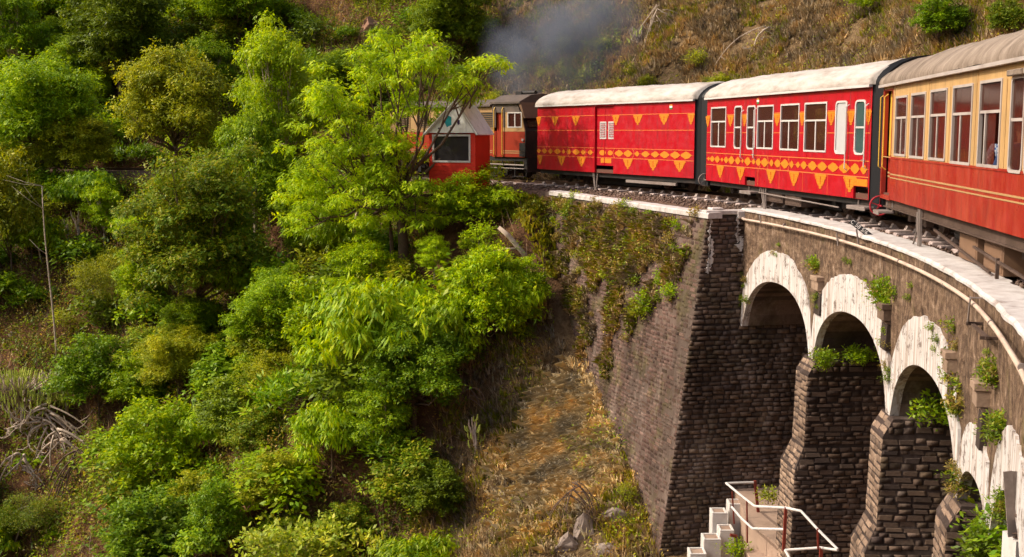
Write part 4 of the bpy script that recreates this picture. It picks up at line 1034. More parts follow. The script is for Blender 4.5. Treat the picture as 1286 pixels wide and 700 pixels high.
# --- people at the windows of the cream coach
def person(label, shirt, loc, rz, seed=0, arm=1):
    """a seated figure: one skinned body surface, clothing and hair as children"""
    root = empty('person', loc, rz, label, 'person', None)
    def skin(name, V, E, rad_, mat, sub=1):
        me = bpy.data.meshes.new(name); me.from_pydata(V, E, [])
        o = bpy.data.objects.new(name, me); COL.objects.link(o); o.modifiers.new('skin', 'SKIN')
        for i, r_ in enumerate(rad_): me.skin_vertices[0].data[i].radius = r_ if hasattr(r_, '__len__') else (r_, r_)
        me.skin_vertices[0].data[0].use_root = True
        sb = o.modifiers.new('sub', 'SUBSURF'); sb.levels = sub; sb.render_levels = sub
        dg = bpy.context.evaluated_depsgraph_get(); m2 = bpy.data.meshes.new_from_object(o.evaluated_get(dg)); bpy.data.objects.remove(o); bpy.data.meshes.remove(me)
        m2.materials.clear(); m2.materials.append(mat)
        for p in m2.polygons: p.use_smooth = True
        m2.name = name; return link(name, m2, root)
    # facing +X, seat surface at z=0
    V = [(0, 0, .08), (0, 0, .3), (.01, 0, .48), (.02, 0, .6), (.04, 0, .68), (.06, 0, .76), (.05, 0, .84)]
    E = [(i, i+1) for i in range(6)]
    RR = [(.13, .16), (.12, .15), (.12, .18), (.07, .08), (.055, .055), (.08, .075), (.07, .07)]
    for s in (-1, 1):
        b = len(V); V += [(.02, s*.17, .54), (.05, s*.25, .34), (.2, s*.24, .18), (.38, s*.16, .2), (.46, s*.14, .21)]
        E += [(3 if False else 2, b), (b, b+1), (b+1, b+2), (b+2, b+3), (b+3, b+4)]; RR += [.06, .048, .04, .032, .036]
        b = len(V); V += [(.1, s*.1, .07), (.45, s*.12, .08), (.5, s*.12, -.1), (.5, s*.12, -.36), (.6, s*.12, -.4)]
        E += [(0, b), (b, b+1), (b+1, b+2), (b+2, b+3), (b+3, b+4)]; RR += [.09, .07, .055, .04, .04]
    body = skin('body', V, E, RR, M['skin'])
    # fingers
    for s in (-1, 1):
        mb = MB()
        for q in range(4):
            y = s*.14+(q-1.5)*.018; l = (.06, .075, .07, .055)[q]
            mb.tube([(.475, y, .21), (.475+l*.55, y, .205), (.475+l*.9, y, .185)], [.0085, .008, .006], 6)
        mb.tube([(.45, s*.1, .205), (.48, s*.085, .2), (.5, s*.09, .19)], [.01, .009, .007], 6)
        mb.build('fingers', M['skin'], root, smooth=True)
    shV = [(0, 0, .06), (0, 0, .3), (.01, 0, .48), (.02, 0, .58)]; shE = [(0, 1), (1, 2), (2, 3)]; shR = [(.15, .18), (.145, .175), (.14, .2), (.09, .1)]
    for s in (-1, 1):
        b = len(shV); shV += [(.02, s*.17, .54), (.05, s*.25, .34), (.15, s*.245, .23)]; shE += [(2, b), (b, b+1), (b+1, b+2)]; shR += [.08, .068, .06]
    skin('shirt', shV, shE, shR, shirt)
    tV = [(0, 0, .06)]; tE = []; tR = [(.14, .17)]
    for s in (-1, 1):
        b = len(tV); tV += [(.1, s*.1, .07), (.45, s*.12, .08), (.5, s*.12, -.1), (.5, s*.12, -.3)]; tE += [(0, b), (b, b+1), (b+1, b+2), (b+2, b+3)]; tR += [.105, .085, .075, .065]
    skin('trousers', tV, tE, tR, M['trouser_grey'])
    mb = MB(); n = 10
    vs = [(.03+.095*math.cos(2*PI*k/n)*math.cos(e), .085*math.sin(2*PI*k/n)*math.cos(e), .83+.105*math.sin(e)) for e in (-.25, .3, .8, 1.25) for k in range(n)]+[(.02, 0, .945)]
    vs = [(x-.012-(.02 if i < n else 0), y, z) for i, (x, y, z) in enumerate(vs)]
    mb.add(vs, [(i*n+k, i*n+(k+1) % n, (i+1)*n+(k+1) % n, (i+1)*n+k) for i in range(3) for k in range(n)]+[(3*n+k, 3*n+(k+1) % n, 4*n) for k in range(n)])
    mb.build('hair', M['hair_black'], root, smooth=True)
    mb = MB(); mb.tube([(.125, 0, .81), (.15, 0, .775), (.128, 0, .77)], [.01, .017, .012], 6)
    for s in (-1, 1): mb.tube([(.04, s*.078, .8), (.035, s*.09, .785), (.04, s*.078, .765)], [.008, .016, .008], 6)
    mb.build('nose_and_ears', M['skin'], root, smooth=True)
    mb = MB()
    for s in (-1, 1): mb.tube([(.118, s*.032-.012, .805), (.126, s*.032, .806), (.118, s*.032+.012, .805)], [.004, .008, .004], 6)
    mb.build('eyes', M['hair_black'], root)
    mb = MB(); mb.tube([(.118, -.025, .735), (.128, 0, .733), (.118, .025, .735)], [.003, .008, .003], 6); mb.build('mouth', M['seat_maroon'], root)
    return root
mw = Matrix.Translation(c0.location) @ Matrix.Rotation(c0.rotation_euler.z, 4, 'Z')
H0 = 9.1/2
p = mw @ Vector((H0-6.5, .71, 1.1)); person('person in a blue and white check shirt at the coach window', M['check_shirt'], p, c0.rotation_euler.z+PI)
p = mw @ Vector((H0-7.22, .74, 1.12)); person('person in a dark navy top sitting at the right side of the window', M['navy_cloth'], p, c0.rotation_euler.z)

# ------------------------------------------------------------------ small things on and by the viaduct
def arc(r, p0, p1, z, n=40): return [pt(r, a, z) for a in np.linspace(p0, p1, n)]
pipe = empty('water_pipe', (0, 0, 0), 0, 'pale thin pipe running along the spandrel just below the white coping', 'pipe')
m = MB(); PP = [pt(35.2, 11.35, -.13), pt(34.97, 11.3, -.13)]+[pt(34.93, a, float(np.interp(a, [-16.4, -12.3, -4.9, 1.8, 11], [-.12, -.06, -.09, -.1, -.14]))) for a in np.linspace(11.0, -24, 70)]
m.tube(PP, .026, 10); m.build('tube', M['pipe_pale'], pipe, smooth=True)
for ph in (7.0, 1.7, -4.4, -9, -14.1, -18):
    m = MB(); q = pt(34.93, ph, -.085); e = Vector((math.cos(rad(ph)), math.sin(rad(ph)), 0)); t_ = Vector((-e.y, e.x, 0)); m.cyl(q, t_, .034, .03, 12); m.build('pipe_collar', M['iron_grey'], pipe)
for ph, l in ((9.2, .16), (1.55, .22), (-12.35, .34)):
    m = MB(); e = Vector((math.cos(rad(ph)), math.sin(rad(ph)), 0)); a = pt(34.87, ph, .03); b = pt(34.9, ph+.5*(l > .3), .02-l)
    m.bar(a, b, .045, .012, up=e); m.bar(a, a+e*.25, .04, .012); m.build('strap', M['iron_grey'], pipe)
m = MB(); m.bar(pt(34.95, -11.85, -.31), pt(34.95, -13.6, -.29), .04, .03); m.bar(pt(34.88, -11.9, -.3), pt(35.1, -11.9, -.3), .035); m.bar(pt(34.88, -13.5, -.3), pt(35.1, -13.5, -.3), .035); m.build('support_angle', M['iron_brown'], pipe)

# leaning number board
sg = empty('number_board', at(1082, 288, 20.5), 0, 'small leaning black board with white painted figures above the coping', 'sign')
O_ = at(1082, 288, 20.5); A_ = at(1068.5, 277.5, 20.6)-O_; B_ = at(1095.5, 298.5, 20.4)-O_
dd = (B_-A_).normalized(); nn = Vector((-.25, -.93, .25)); nn = (nn-dd*nn.dot(dd)).normalized(); up_ = nn.cross(dd).normalized()
if up_.z < 0: up_ = -up_
m = MB(); m.hexa([A_-up_*.045-nn*.01, B_-up_*.045-nn*.01, B_-up_*.045+nn*.008, A_-up_*.045+nn*.008, A_+up_*.045-nn*.01, B_+up_*.045-nn*.01, B_+up_*.045+nn*.008, A_+up_*.045+nn*.008]); bd = m.build('board', M['rubber_black'], sg)
tc = bpy.data.curves.new('figures', 'FONT'); tc.body = 'C 58 5/6'; tc.size = .1; tc.extrude = .002; tc.align_x = 'CENTER'; tc.align_y = 'CENTER'
to = bpy.data.objects.new('t', tc); COL.objects.link(to); dg = bpy.context.evaluated_depsgraph_get(); tm = bpy.data.meshes.new_from_object(to.evaluated_get(dg)); bpy.data.objects.remove(to)
tm.materials.clear(); tm.materials.append(M['white_trim']); tm.name = 'painted_figures'
xd = dd if dd.x > 0 else -dd; zd = xd.cross(up_)
if zd.dot(nn) < 0: zd = -zd
f = link('painted_figures', tm, bd); f.matrix_local = Matrix.Translation(nn*.012+(A_-B_).normalized()*.05) @ Matrix((xd, up_, zd)).transposed().to_4x4()
m = MB(); m.bar(at(1095, 298, 20.4)-O_, at(1094, 308, 20.4)-O_-Vector((0, 0, .05)), .03); m.build('leg', M['iron_black'], sg)
m = MB(); m.bar(at(1075.5, 288, 20.4)-O_, at(1078.5, 308, 20.4)-O_, .035, .02); m.bar(at(1078.5, 308, 20.4)-O_, at(1078.5, 308, 20.4)-O_+Vector((.35, .05, 0)), .03, .02); m.build('stay', M['iron_grey'], sg)

# platform, white stepped wall and railing at the foot of the abutment
pf = MB(); pl_ = [(5.28, 27.5), (5.1, 24.8), (5.35, 24.1), (5.6, 22.3), (5.9, 18), (9.5, 18), (9.5, 28.2)]
k = len(pl_); pf.add([(x, y, -8.6) for x, y in pl_]+[(x, y, -6.56) for x, y in pl_], [tuple(range(k))[::-1], tuple(range(k, 2*k))]+[(i, (i+1) % k, (i+1) % k+k, i+k) for i in range(k)])
pf = pf.build('concrete_platform', M['concrete_floor']); tag(pf, 'stained concrete platform at the foot of the abutment between the piers', 'platform')
mm = MB()
for x0, x1, y0, y1, z0, z1 in ((4.95, 6.6, 21.6, 24.5, -9.2, -6.98),):
    mm.box(x0, x1, y0, y1, z0, z1)
sb = mm.build('lower_landing', M['concrete_floor'], bevel=.02); tag(sb, 'low concrete landing below the platform beside the white steps', 'landing')
st = empty('white_steps', at(887, 660, 26.3), 0, 'whitewashed stepped wall climbing to the platform against the dark abutment', 'steps'); so_ = Vector(st.location)
for (xa, xb, yt, yw, dp_) in ((912, 936, 627, 26.75, .4), (891, 913, 638, 26.45, .4), (900, 921, 659, 26.0, .42), (880, 905, 670, 25.75, .42), (863, 887, 688, 25.45, .42), (850, 873, 706, 25.15, .42)):
    a = at(xa, yt, yw)-so_; b = at(xb-3, yt, yw)-so_; w_ = b.x-a.x
    m = MB(); z = a.z; x0, x1 = a.x, a.x+w_; y0, y1 = a.y-dp_, a.y
    m.box(x0, x1, y0, y1, z-1.6, z-.03)
    for q in ((x0, x0+.05, y0, y1), (x1-.05, x1, y0, y1), (x0+.051, x1-.051, y0, y0+.05), (x0+.051, x1-.051, y1-.05, y1)): m.box(*q, z-.029, z+.012)
    s_ = m.build('step', M['paint_white'], st, bevel=.008)
    m = MB(); m.box(x0+.051, x1-.051, y0+.051, y1-.051, z-.029, z-.012); m.build('tread', M['concrete_floor'], s_)
rl = empty('railing', (5.2, 24.8, -6.5), 0, 'white handrails on dark red posts around the landing at the foot of the abutment', 'railing'); ro = Vector(rl.location)
def P3(px, py, y): return at(px, py, y)-ro
for name, L_ in (('top_rail', [(913, 607, 25.6), (948, 606, 25.7)]), ('top_rail', [(912, 607, 25.6), (930, 622, 24.6), (948, 636, 23.6), (987, 638, 22.7), (1006, 642, 22.4), (1028, 666, 22.0), (1052, 690, 21.6)]),
                 ('middle_rail', [(919, 637, 25.2), (932, 652, 24.3), (945, 664, 23.5), (986, 665, 22.7)]), ('lower_rail', [(986, 691, 22.4), (1031, 688, 22.1), (1052, 691, 21.6)]), ('lower_rail', [(986, 691, 22.4), (992, 702, 22.2)])):
    m = MB(); m.tube([P3(*q) for q in L_], .026, 8); m.build(name, M['white_rail'], rl, smooth=False)
for (a, b, w_) in (((948, 604, 25.7), (953, 650, 25.7), .06), ((987, 637, 22.7), (984, 692, 22.7), .055), ((938, 629, 24.1), (938.5, 682, 24.1), .03), ((919.5, 618, 25.3), (922, 658, 25.3), .03), ((1027, 664, 22.0), (1027.5, 690, 22.0), .035), ((1031, 687, 22.1), (1031, 702, 22.1), .06)):
    m = MB(); m.bar(P3(*a), P3(*b), w_); m.build('post', M['red_post'], rl)
for q0, q1 in (((917, 672, 24.8), (926, 674, 24.8)), ((928, 692, 24.6), (944, 692, 24.6))):
    m = MB(); m.bar(P3(*q0), P3(*q1), .06); m.build('bracket', M['red_post'], rl)

# steel gallery bracket low on the right
gb = empty('steel_bracket', pt(34.5, -16.4, -1.6), 0, 'grey bolted steel channel frame hanging on the wall at the lower right edge', 'steel frame'); go = Vector(gb.location)
e = Vector((math.cos(rad(-16.4)), math.sin(rad(-16.4)), 0)); t_ = Vector((-e.y, e.x, 0))
def G(px, py, Y): return at(px, py, Y)-go
cs_ = [G(1271.5, 674, 10.4), G(1284, 672, 10.4), G(1284, 672, 10.45), G(1271.5, 674, 10.45), G(1265.5, 592, 10.4), G(1276.5, 592, 10.4), G(1276.5, 592, 10.45), G(1265.5, 592, 10.45)]
m = MB(); m.hexa(cs_); m.bar(G(1265.5, 592, 10.36), G(1271.5, 674, 10.36), .012, .08); m.build('channel', M['iron_grey'], gb)
m = MB(); m.bar(G(1273, 672, 10.4), G(1300, 676, 10.2), .03, .05); m.bar(G(1273, 669, 10.38), G(1300, 672, 10.18), .07, .01); m.build('cross_member', M['iron_brown'], gb)
m = MB(); m.bar(G(1276, 648, 10.3), G(1300, 668, 10.2), .012, .05, up=(0, 1, 0)); m.build('brace', M['iron_grey'], gb)
m = MB(); m.cyl(G(1277, 648, 10.28), (0, 1, 0), .016, .03, 6); m.build('bolt', M['iron_brown'], gb)
for yy in (604, 622, 640):
    m = MB(); m.bar(G(1276, yy, 10.6), G(1302, yy+2, 10.5), .05, .09); m.build('timber', M['brown_board'], gb)
m = MB(); a = G(1276, 686, 10.3); m.box(a.x, a.x+.5, a.y, a.y+.3, a.z-.7, a.z+.04); m.build('white_plinth', M['paint_white'], gb)

# signal hut left of the engine
hx0, hx1, hy = -2.55, -.88, 38.6
hut = empty('signal_hut', ((hx0+hx1)/2, hy+.6, -.1), rad(-24), 'small red boarded hut with a white gable and white framed opening behind the lime tree', 'hut')
hw_ = (hx1-hx0)/2; D2 = .55
ox0, ox1, oz0, oz1 = -.68, .64, .98, 1.82
wm = MB(); kz = .0; bd_h = .135; z = .0
while z < 2.0:
    z1_ = min(z+bd_h-.008, 2.0)
    segs = [(-hw_, hw_)] if (z1_ < oz0 or z > oz1) else [(-hw_, ox0), (ox1, hw_)]
    for a, b in segs:
        m = MB(); m.box(a, b, -D2, -D2+.03, z, z1_); m.build('board', M['shed_red'], hut)
    z += bd_h
m = MB()
for sx in (-1, 1): m.box(sx*hw_-.03*(sx > 0), sx*hw_+.03*(sx < 0), -D2+.03, D2, 0, 2.0)
m.box(-hw_, hw_, D2-.03, D2, 0, 2.0); m.build('wall', M['shed_red'], hut)
m = MB(); ring_frame(m, ox0-.03, ox1+.03, oz0-.03, oz1+.03, .06, -D2-.02, -D2+.04, .004); fr_ = m.build('window', M['white_trim'], hut)
m = MB(); m.box(ox0, ox1, -D2+.05, -D2+.06, oz0, oz1); m.build('pane', M['glass_dark'], fr_)
m = MB(); m.prism([(-hw_-.1, 1.9), (hw_+.05, 1.9), (.18, 2.82)], -D2-.06, -D2-.03); gb_ = m.build('gable', M['gable_white'], hut)
m = MB(); m.bar((.18, -D2-.1, 2.9), (hw_+.12, -D2-.1, 1.85), .03, .09); m.bar((.18, -D2-.1, 2.9), (-hw_-.12, -D2-.1, 1.85), .03, .09); m.build('barge_board', M['white_trim'], gb_)
for (cx, cz, rx, rz_, mt) in ((-.1, 2.28, .12, .17, 'motif_teal'), (.27, 2.24, .045, .08, 'motif_plum'), (.02, 2.05, .05, .04, 'motif_plum'), (-.42, 2.04, .05, .03, 'motif_plum')):
    m = MB(); n = 10; m.add([(cx+rx*(1+.25*(q % 2))*math.cos(2*PI*q/n), -D2-.064, cz+rz_*(1+.25*(q % 2))*math.sin(2*PI*q/n)) for q in range(n)], [tuple(range(n))]); m.build('painted_motif', M[mt], gb_)
for sx in (-1, 1):
    m = MB(); tipx = .18; ex = sx*(hw_+.13)
    m.hexa([(tipx, -D2-.14, 2.93), (ex, -D2-.14, 1.83), (ex, D2+.05, 1.83), (tipx, D2+.05, 2.93), (tipx, -D2-.14, 2.97), (ex, -D2-.14, 1.87), (ex, D2+.05, 1.87), (tipx, D2+.05, 2.97)])
    m.build('roof', M['gable_white'], hut)

# ------------------------------------------------------------------ foliage
def leaves(C_, Nn, k, ln, wd, droop=.6, spread=.05, jit=.35):
    """k leaflets fanned round each cluster centre; returns quads folded on the midrib"""
    n = len(C_); c = np.repeat(C_, k, 0); nn = np.repeat(Nn, k, 0)
    az = rng.uniform(0, 2*PI, n*k); d = np.stack([np.cos(az), np.sin(az), np.full(n*k, -droop)+rng.normal(0, jit, n*k)], -1)+nn*.8
    d /= np.linalg.norm(d, axis=1)[:, None]; L = ln*rng.uniform(.5, 1.4, n*k)[:, None]
    up = np.array([0, 0, 1.])+nn*.6+rng.normal(0, .35, (n*k, 3)); s = np.cross(d, up); s /= np.linalg.norm(s, axis=1)[:, None]+1e-9
    fn = np.cross(s, d); b = c+rng.normal(0, spread, (n*k, 3))
    w = (wd*rng.uniform(.75, 1.2, n*k))[:, None]; mid = b+d*L*.45
    V = np.stack([b, mid-s*w/2-fn*w*.18, b+d*L-np.array([0, 0, 1])*L*.12, mid+s*w/2-fn*w*.18], 1).reshape(-1, 3)
    return V
def quads(V): n = len(V)//4; return np.arange(4*n).reshape(n, 4)
def crown_points(puffs, dens, flat=.75):
    P = []; Nn = []
    for (c, r) in puffs:
        n = max(6, int(dens*r*r)); d = rng.normal(0, 1, (n, 3)); d[:, 2] = np.where(d[:, 2] < -.35*np.abs(d[:, 0]), -d[:, 2]*.6, d[:, 2]); d /= np.linalg.norm(d, axis=1)[:, None]
        rr_ = (r*np.where(rng.random(n) < .2, rng.uniform(1.0, 1.7, n), rng.uniform(.5, 1.08, n)))[:, None]
        P.append(np.array(c)+d*rr_*np.array([1, 1, flat])); Nn.append(d)
    return np.concatenate(P), np.concatenate(Nn)
def puff_set(n, rx, ry, rz, zc, pr, seed, hollow=.45):
    r_ = np.random.default_rng(seed); out = []
    while len(out) < n:
        d = r_.normal(0, 1, 3); d /= np.linalg.norm(d); f = r_.uniform(hollow, 1)*(.62+.75*float(vnoise(d[0]*1.6+seed, d[1]*1.6+d[2]*1.9, seed)))
        if d[2] < -.55: continue
        c = d*f*np.array([rx, ry, rz])*(1-.18*r_.random())+np.array([0, 0, zc])
        if all(np.linalg.norm(c-o[0]) > pr*.8 for o in out) or r_.random() < .12: out.append((c, pr*r_.uniform(.65, 1.25)))
    return out
def branches(puffs, h0, r0, seed, bark, name='trunk', lean=(0, 0), twigs=2, root_=.5):
    rr = random.Random(seed); mb = MB()
    zc = sum(c[2] for c, r in puffs)/len(puffs); fork = Vector((lean[0], lean[1], h0))
    mb.tube([(0, 0, -root_), (lean[0]*.2, lean[1]*.2, h0*.4), (lean[0]*.7, lean[1]*.7, h0*.75), fork, fork+Vector((lean[0]*.3, 0, (zc-h0)*.6))], [r0*1.25, r0, r0*.85, r0*.7, r0*.3], 8)
    order = sorted(puffs, key=lambda p: -p[1]); mains = order[:max(4, len(order)//5)]
    for c, r in mains:
        c = Vector(c); a = fork+Vector((0, 0, rr.uniform(-.1, .35)*(zc-h0))); q = (a+c)/2+Vector((rr.uniform(-.2, .2), rr.uniform(-.2, .2), -.12*(c-a).length))
        mb.tube([a, a+(q-a)*.5+Vector((0, 0, .05)), q, c], [r0*.42, r0*.34, r0*.24, r0*.1], 6)
        for c2, r2 in sorted(puffs, key=lambda p: (Vector(p[0])-c).length)[1:1+4]:
            c2 = Vector(c2); st_ = q.lerp(c, rr.uniform(.1, .7)); mb.tube([st_, (st_+c2)/2+Vector((0, 0, -.1*r2)), c2], [r0*.16, r0*.11, r0*.05], 5, caps=False)
            for _ in range(twigs):
                e_ = c2+Vector((rr.uniform(-1, 1), rr.uniform(-1, 1), rr.uniform(-.3, .9)))*r2*.9; mb.tube([c2.lerp(st_, .25), e_], [r0*.06, r0*.02], 4, caps=False)
    return mb.mesh(name, bark, smooth=True, fix=False)
PROTO = {}
def proto(key, puffs, dens, k, ln, wd, bark, h0, r0, seed, droop=.6, flat=.75, lean=(0, 0), spread=.05, twigs=2, jit=.35):
    P, Nn = crown_points(puffs, dens, flat); V = leaves(P, Nn, k, ln, wd, droop, spread, jit)
    PROTO[key] = (branches(puffs, h0, r0, seed, M[bark], 'trunk', lean, twigs, .5 if h0 > .1 else .02), mesh_np('crown', V, quads(V), [M['leaf_mid']]))
def plant(key, name, x, y, s, mat, label, cat, group=None, rz=None, sz=None, tname='trunk', dz=0, z=None):
    root = empty(name, (x, y, (gz(x, y) if z is None else z)+dz), R.uniform(0, 6.28) if rz is None else rz, label, cat, group)
    root.scale = (s, s, s*(sz or 1)); t_, c_ = PROTO[key]
    link(tname, t_, root); c = link('crown', c_, root)
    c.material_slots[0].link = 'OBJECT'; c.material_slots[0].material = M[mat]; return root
# shapes (heights in metres at scale 1)
# the big airy lime tree: tiers of drooping leaflets, wide to the right
BT = []
r_ = np.random.default_rng(21)
for (cx, cy, rx, ry, n) in ((505, 68, 38, 18, 9), (520, 95, 60, 22, 15), (572, 100, 34, 20, 9), (606, 92, 16, 12, 3), (465, 112, 50, 24, 13), (428, 130, 34, 18, 8), (505, 138, 60, 16, 12), (410, 165, 38, 20, 9),
                            (460, 175, 52, 20, 13), (395, 205, 40, 20, 9), (452, 215, 52, 20, 12), (520, 185, 24, 14, 4), (375, 240, 26, 18, 6), (430, 250, 54, 18, 12), (500, 240, 40, 16, 7), (556, 245, 44, 16, 9), (600, 262, 34, 12, 6),
                            (540, 275, 50, 14, 8), (600, 215, 14, 8, 2), (480, 285, 44, 12, 6), (395, 280, 34, 16, 7), (570, 168, 10, 8, 1), (628, 250, 14, 8, 2), (590, 125, 16, 10, 2)):
    for _ in range(n): BT.append((np.array([(cx-507+r_.uniform(-1, 1)*rx)/41.3, r_.uniform(-1.6, 1.6), (345-cy+r_.uniform(-1, 1)*ry)/38.8]), r_.uniform(.26, .5)))
proto('big', BT, 230, 7, .165, .055, 'bark_brown', 2.3, .16, 3, droop=.9, flat=.65, lean=(-.1, 0), twigs=4)
def P_(key, n, rx, rz_, zc, pr, dens, k, ln, wd, bark, h0, r0, seed, **kw):
    proto(key, puff_set(n, rx, rx, rz_, zc, pr, seed), dens, k, ln, wd, bark, h0, r0, seed, **kw)
P_('lime', 110, 1.9, 2.7, 3.0, .42, 290, 6, .14, .055, 'bark_pale', 1.5, .11, 5, droop=.7)
P_('round', 110, 2.4, 2.5, 2.6, .58, 250, 6, .14, .065, 'bark_brown', 1.2, .14, 8, droop=.35)
P_('dense', 130, 2.7, 3.5, 3.6, .62, 240, 6, .16, .08, 'bark_brown', 1.4, .16, 11, droop=.45)
P_('bush', 64, 1.55, 1.4, 1.45, .38, 270, 6, .15, .075, 'bark_brown', .4, .06, 14, droop=.3)
P_('weep', 36, 1.5, .8, 1.6, .48, 190, 6, .24, .07, 'bark_brown', .9, .07, 17, droop=1.3)
P_('fine', 30, 1.3, 1.1, 1.3, .42, 380, 6, .07, .035, 'bark_brown', .4, .05, 19, droop=0.1)
P_('broad', 26, 1.7, .9, 1.0, .42, 170, 5, .15, .08, 'bark_pale', .3, .05, 23, droop=-.3)
# small shrubs
P_('shrub_a', 9, .6, .45, .5, .3, 330, 5, .12, .06, 'bark_brown', .15, .03, 31, droop=.2, twigs=1)
P_('shrub_b', 8, .5, .6, .6, .27, 420, 5, .09, .04, 'bark_brown', .2, .03, 33, droop=.1, twigs=1)
P_('shrub_c', 7, .6, .35, .4, .3, 300, 6, .16, .045, 'bark_brown', .12, .03, 35, droop=-.35, twigs=1)
P_('shrub_d', 10, .75, .5, .55, .33, 240, 6, .13, .075, 'bark_brown', .2, .03, 37, droop=.5, twigs=1)
P_('weed', 6, .17, .12, .08, .1, 1100, 5, .075, .03, 'bark_brown', .03, .008, 39, droop=-.2, twigs=0)
# fern-like arching fronds
def frond_mesh(nf, L0, seed, mat):
    r_ = np.random.default_rng(seed); Vs = []
    for f in range(nf):
        az = r_.uniform(0, 2*PI); el = r_.uniform(.5, 1.3); L_ = L0*r_.uniform(.6, 1.1); d = np.array([math.cos(az), math.sin(az), 0]); s = np.array([-d[1], d[0], 0]); N_ = 22
        for i in range(2, N_):
            t = i/N_; p = d*L_*t*math.cos(el*(1-.2*t))+np.array([0, 0, 1])*L_*(t*math.sin(el)-.75*t*t); w = L_*.2*math.sin(PI*min(1, t*.9+.12))
            for sg_ in (-1, 1):
                e_ = p+s*sg_*w+d*w*.35-np.array([0, 0, w*.25]); q = d*.018*L_
                Vs += [p-q, (p+e_)/2-q*1.4, e_, (p+e_)/2+q*1.4]
    V = np.array(Vs); return mesh_np('fronds', V, quads(V), [mat])
FR = [frond_mesh(16, 1.0, 50+i, M['leaf_vivid']) for i in range(3)]
